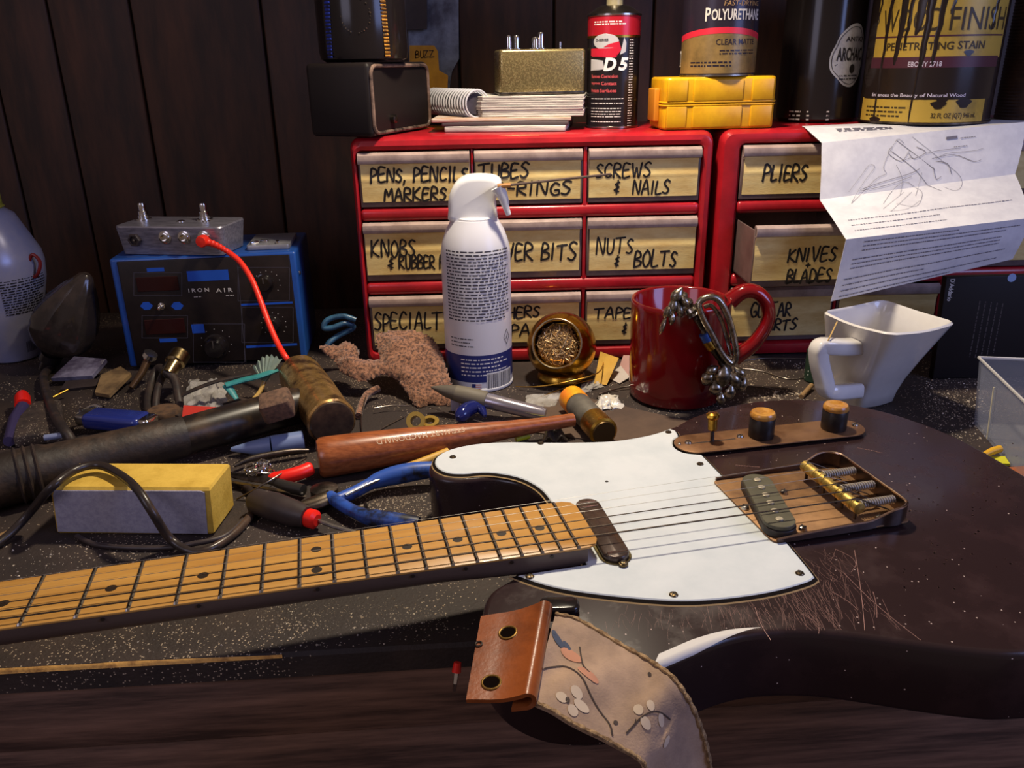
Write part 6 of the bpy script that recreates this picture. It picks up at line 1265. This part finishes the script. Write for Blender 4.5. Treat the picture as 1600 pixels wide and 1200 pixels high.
mb = MB(Matrix.Translation(q)); mb.lathe([(10, 0), (11, 1), (11, 34), (10, 35), (4, 35), (4, 37), (.1, 37)], 28); mb.build('cell', mat('dark_green_wrap', '#24382c', .3), gn)
mb = MB(); Wb = wrap(q.x, q.y, 11.15, facing(q.x, q.y)); 
for zq, L in ((8, 6), (12, 4), (24, 5)): smudge_lines(mb, -8, -8+L*2, zq, zq+2, 1, 1.8, Wb, random.Random(L), 0)
mb.build('cell_print', mat('white_print', '#c9cdc6', .5), gn)
tubething('match_stick', 'short wooden stick lying in front of the green battery', 'stick', [(1252, 620, 2), (1268, 602, 5)], 2.6, mat('stick_wood', '#8a6d48', .7), 8, 0)

# pen with a grey tip
pn = thing('pen', 'silver pen with a grey rubber grip in front of the duster can', 'pen', W(770, 640, 0)); a, b = W(674, 605, 28), W(852, 648, 9); d = b-a; tt = lambda k: a+d*k
mb = MB(); mb.tube([tt(0), tt(.05), tt(.14), tt(.22)], [1, 3, 6.4, 8], 20); mb.build('tip', mat('dark_grey_tip', '#5c554a', .5), pn)
mb = MB(); mb.tube([tt(.22), tt(.3), tt(.48), tt(.49)], [8, 9, 9, 8.2], 20); mb.build('grip', mat('olive_grey_rubber', '#6a6252', .6), pn)
mb = MB(); mb.tube([tt(.49), tt(.5), tt(.96), tt(1)], [7.6, 7.8, 7.2, 6], 20); mb.build('barrel', mat('clear_silver_barrel', '#a29ca4', .2, .7), pn)
mb = MB(); mb.tube([W(812, 666, 8), W(836, 660, 9), W(858, 654, 9)], [2, 4.5, 2.5], 14, flat=.5); one(mb, 'plastic_clip', mat('lime_yellow', '#d2cc28', .4), 'lime yellow plastic clip between pen and hammer handle', 'clip')
mb = MB(); mb.tube([W(806, 686, 4), W(826, 680, 5)], [3, 3.5], 12); one(mb, 'yellow_bead', bpy.data.materials['lime_yellow'], 'small lime yellow bead in front of the hammer handle', 'bead')
# brass ferrules and washers
for i, (px, py, rr, lb) in enumerate(((652, 660, 9, 'leftmost pale brass ferrule behind the hammer handle'), (672, 664, 9, 'brass washer lying flat behind the hammer handle, right of the ferrule'))):
    mb = MB(Matrix.Translation(W(px, py, 3+3*(1-i))) @ Matrix.Rotation(rad(60 if i == 0 else 12), 4, 'X')); h = 14 if i == 0 else 5; mb.lathe([(rr, 0), (rr, h), (rr*.55, h), (rr*.55, 0)], 24, caps=(0, 0)); mb.loft([[(r_*math.cos(2*PI*k/24), r_*math.sin(2*PI*k/24), 0) for k in range(24)] for r_ in (rr, rr*.55)], (0, 0)); one(mb, 'brass_ferrule' if i == 0 else 'brass_washer', mat('pale_brass', '#c0a050', .35, .8) if i == 0 else bpy.data.materials['pale_brass'], lb, 'washer')
bb_ = mat('deep_blue_glass', '#18205c', .12, coat=.5)
mb = MB(); mb.tube(smooth_path([W(716, 655, 10), W(730, 640, 14), W(748, 636, 14), W(758, 650, 9)], 4), [3, 6, 7.5, 7.5, 7.5, 7, 7, 6.5, 6, 5, 4, 3, 2], 16); one(mb, 'blue_glass_piece', bb_, 'dark blue glossy plastic piece under the grey pen tip', 'plastic piece')
mb = MB(Matrix.Translation(W(712, 632, 8))); mb.rbox(-5, 5, -3, 3, -7, 9, 2); one(mb, 'pale_clip', mat('pale_violet_plastic', '#a9a2b4', .3), 'small pale plastic clip left of the blue glossy piece', 'clip')
mb = MB(); c = [W(*p) for p in ((846, 690, 2), (888, 688, 2), (876, 668, 8), (852, 672, 8))]; mb.sheet(lambda u, v: c[0].lerp(c[1], u).lerp(c[3].lerp(c[2], u), v)+Vector((0, 0, 5*math.sin(PI*u*2)**2)), 16, 6, 1.2); one(mb, 'bent_metal_clip', STEEL, 'bent grey metal clip between hammer handle and pickguard', 'clip')
flat_poly('masking_tape_piece', [(928, 600, .8), (948, 602, .8), (967, 560, 22), (938, 550, 24)], 1, .8, mat('yellow_tape', '#c89c3c', .7, c2='#b08428', sc=30), 'torn yellow masking tape piece between the tip cleaner and the red mug', 'tape')
flat_poly('pink_paper', [(962, 590, .8), (990, 592, .8), (992, 556, 14), (974, 556, 14)], 1, .8, mat('pink_grey_paper', '#a8807a', .7), 'pinkish paper scrap touching the left side of the red mug', 'paper scrap')
flat_poly('white_scrap', [(948, 590, .8), (968, 600, .8), (984, 590, 3), (970, 572, 8)], 1, .8, mat('pale_scrap', '#b5aaa2', .7), 'pale paper scrap between the yellow tape and the red mug', 'paper scrap')
crumple('foil_scrap', [(930, 646, .3), (974, 640, .3), (962, 618, .3), (934, 620, .3)], .5, 12, mat('crinkled_foil', '#ece8de', .35, .4), 'crumpled shiny foil scrap beside the hammer head', 'foil', 5, 14, 10)
crumple('film_scrap', [(818, 640, .3), (868, 636, .3), (878, 616, .3), (824, 618, .3)], .4, 6, filmm, 'clear film scrap in front of the tip cleaner', 'film', 6, 14, 10)
crumple('film_piece', [(905, 618, .3), (945, 604, .3), (940, 590, .3), (910, 600, .3)], .4, 8, filmm, 'clear crinkled film right of the tip cleaner', 'film', 9, 14, 10)
mat('thin_wire', '#8a8078', .3, 1); wm = bpy.data.materials['thin_wire']; gw = mat('gold_wire', '#b88c3c', .3, 1)
for i, (pts, r_, m, lb) in enumerate((([(806, 604, 3), (840, 604, 7), (890, 596, 14), (935, 582, 18), (944, 560, 16)], .7, gw, 'thin gold wire curving across the front of the tip cleaner'),
  ([(840, 622, 1), (900, 600, 3), (950, 588, 3), (1000, 574, 3)], .6, gw, 'thin gold wire running from the film scrap towards the red mug'),
  ([(936, 616, 1), (970, 606, 3), (1000, 602, 4), (1030, 598, 4)], 1.0, wm, 'straight steel wire ending at the left side of the red mug'),
  ([(1150, 566, 1), (1190, 560, 1), (1240, 560, 1), (1290, 562, 1)], .6, wm, 'thin steel wire lying along the foot of the right cabinet'),
  ([(1152, 575, 1), (1190, 580, 1), (1230, 592, 1), (1262, 590, 1)], .6, wm, 'thin steel wire sagging between the red mug and the green battery'),
  ([(1160, 602, 1), (1200, 606, 1), (1240, 616, 1)], .6, wm, 'short steel wire in front of the sagging one, beside the clip'),
  ([(566, 688, 1), (600, 668, 1), (634, 650, 1)], .6, wm, 'thin straight wire lying behind the hammer butt'),
  ([(568, 690, 2), (564, 655, 4), (572, 618, 12)], .6, wm, 'thin upright wire between the mallet head and brown rag strip'),
  ([(585, 638, 6), (612, 634, 6), (640, 634, 6)], .8, wm, 'short pale wire under the terry cloth'),
  ([(670, 636, 8), (710, 648, 6), (762, 662, 3)], .6, wm, 'thin wire below the pen from the terry cloth'),
  ([(370, 780, 1), (420, 752, 14), (478, 716, 14)], .7, wm, 'thin bent wire over the red handled pliers'),
  ([(571, 785, 1), (576, 800, 1), (584, 816, 1)], 1.2, wm, 'short pin between the handles of the blue pliers'))):
    tubething('wire', lb, 'wire', pts, r_, m, 6, 6)
tubething('yellow_pencil', 'yellow pencil lying behind the blue pliers against the guitar horn', 'pencil', [(700, 706, 12), (660, 722, 10), (622, 735, 8)], [4, 4, 4, 3.6], mat('yellow_pencil_paint', '#c89a3c', .5), 8, 0)
tubething('thin_file', 'thin dark steel file lying just behind the yellow pencil', 'file', [(690, 700, 5), (640, 712, 5), (585, 722, 4)], [3, 4, 3, 1.5], DSTEEL, 8, 0, flat=.5)
tubething('black_lead', 'black test lead curling between the blue knife and the mallet handle', 'cable', [(95, 700, 4), (130, 684, 8), (170, 690, 6), (215, 682, 7), (246, 676, 5)], 2.6, RUBBER)
tubething('dark_tweezers', 'dark slim tweezers lying in front of the mallet grip at left', 'tweezers', [(366, 728, 6), (395, 716, 8), (450, 706, 8), (482, 704, 6)], [1.5, 3.2, 3, 2], DSTEEL, 8, 4)
# flat brown mat under the mug area
flat_poly('brown_card', [(770, 668, .3), (1012, 700, .3), (1080, 660, .3), (870, 612, .3)], .2, .9, mat('brown_card_mat', '#4a3a30', .8, c2='#5c483a', sc=14, bump=.2, bsc=300), 'flat brown cardboard lying under the red mug and hammer head', 'cardboard')
# sawdust and grit
def in_poly(x, y, P):
    c = False
    for i in range(len(P)):
        (xa, ya), (xb, yb) = P[i-1], P[i]
        if (ya > y) != (yb > y) and x < (xb-xa)*(y-ya)/(yb-ya)+xa: c = not c
    return c
dust = MB(); rs = random.Random(77)
def chip(p, s):
    a = rs.uniform(0, 6.28); pts = [p+Vector((s*rs.uniform(.6, 1)*math.cos(a+k*2.1), s*rs.uniform(.6, 1)*math.sin(a+k*2.1), 0)) for k in range(3)]+[p+Vector((0, 0, s*rs.uniform(.4, .9)))]; dust.add(pts, [(0, 1, 2), (0, 1, 3), (1, 2, 3), (2, 0, 3)])
for (x0, x1, y0, y1, n, sm_) in ((90, 700, 930, 1020, 420, .65), (400, 700, 945, 985, 320, .6), (0, 420, 840, 905, 260, .7), (380, 470, 780, 840, 120, .6), (560, 680, 775, 815, 300, .6), (470, 600, 735, 765, 160, .6), (820, 1060, 600, 690, 320, .7), (1050, 1290, 560, 640, 420, .9), (1440, 1540, 560, 690, 420, .9), (300, 700, 700, 800, 200, .7), (0, 300, 600, 720, 160, .8), (1180, 1260, 610, 640, 60, 1.6)):
    for k in range(int(n*1.6)):
        px, py = rs.uniform(x0, x1), rs.uniform(y0, y1); p = W(px, py, 0)
        q = GM.inverted() @ p
        if abs(q.y) < 165 and q.x > 380 and in_poly(q.x, q.y, bo3): continue
        hk = max(0, min(1, (p-g0).dot(gd)/gd.dot(gd))); 
        if (p-(g0+gd*hk)).xy.length < 26 or (p-k0).xy.length < 30 or (p-k1).xy.length < 30: continue
        if p.y > by(p.x)+4: p.z = .05; chip(p, sm_*rs.choice((.5, .6, .7, .9, 1.6))*rs.uniform(.6, 1.4))
tag(dust.build('sawdust', mat('pale_grit', '#a8947c', .8, c2='#d8ccb8', sc=200)), 'pale sawdust and grit scattered over the dark bench', 'sawdust', kind='stuff')
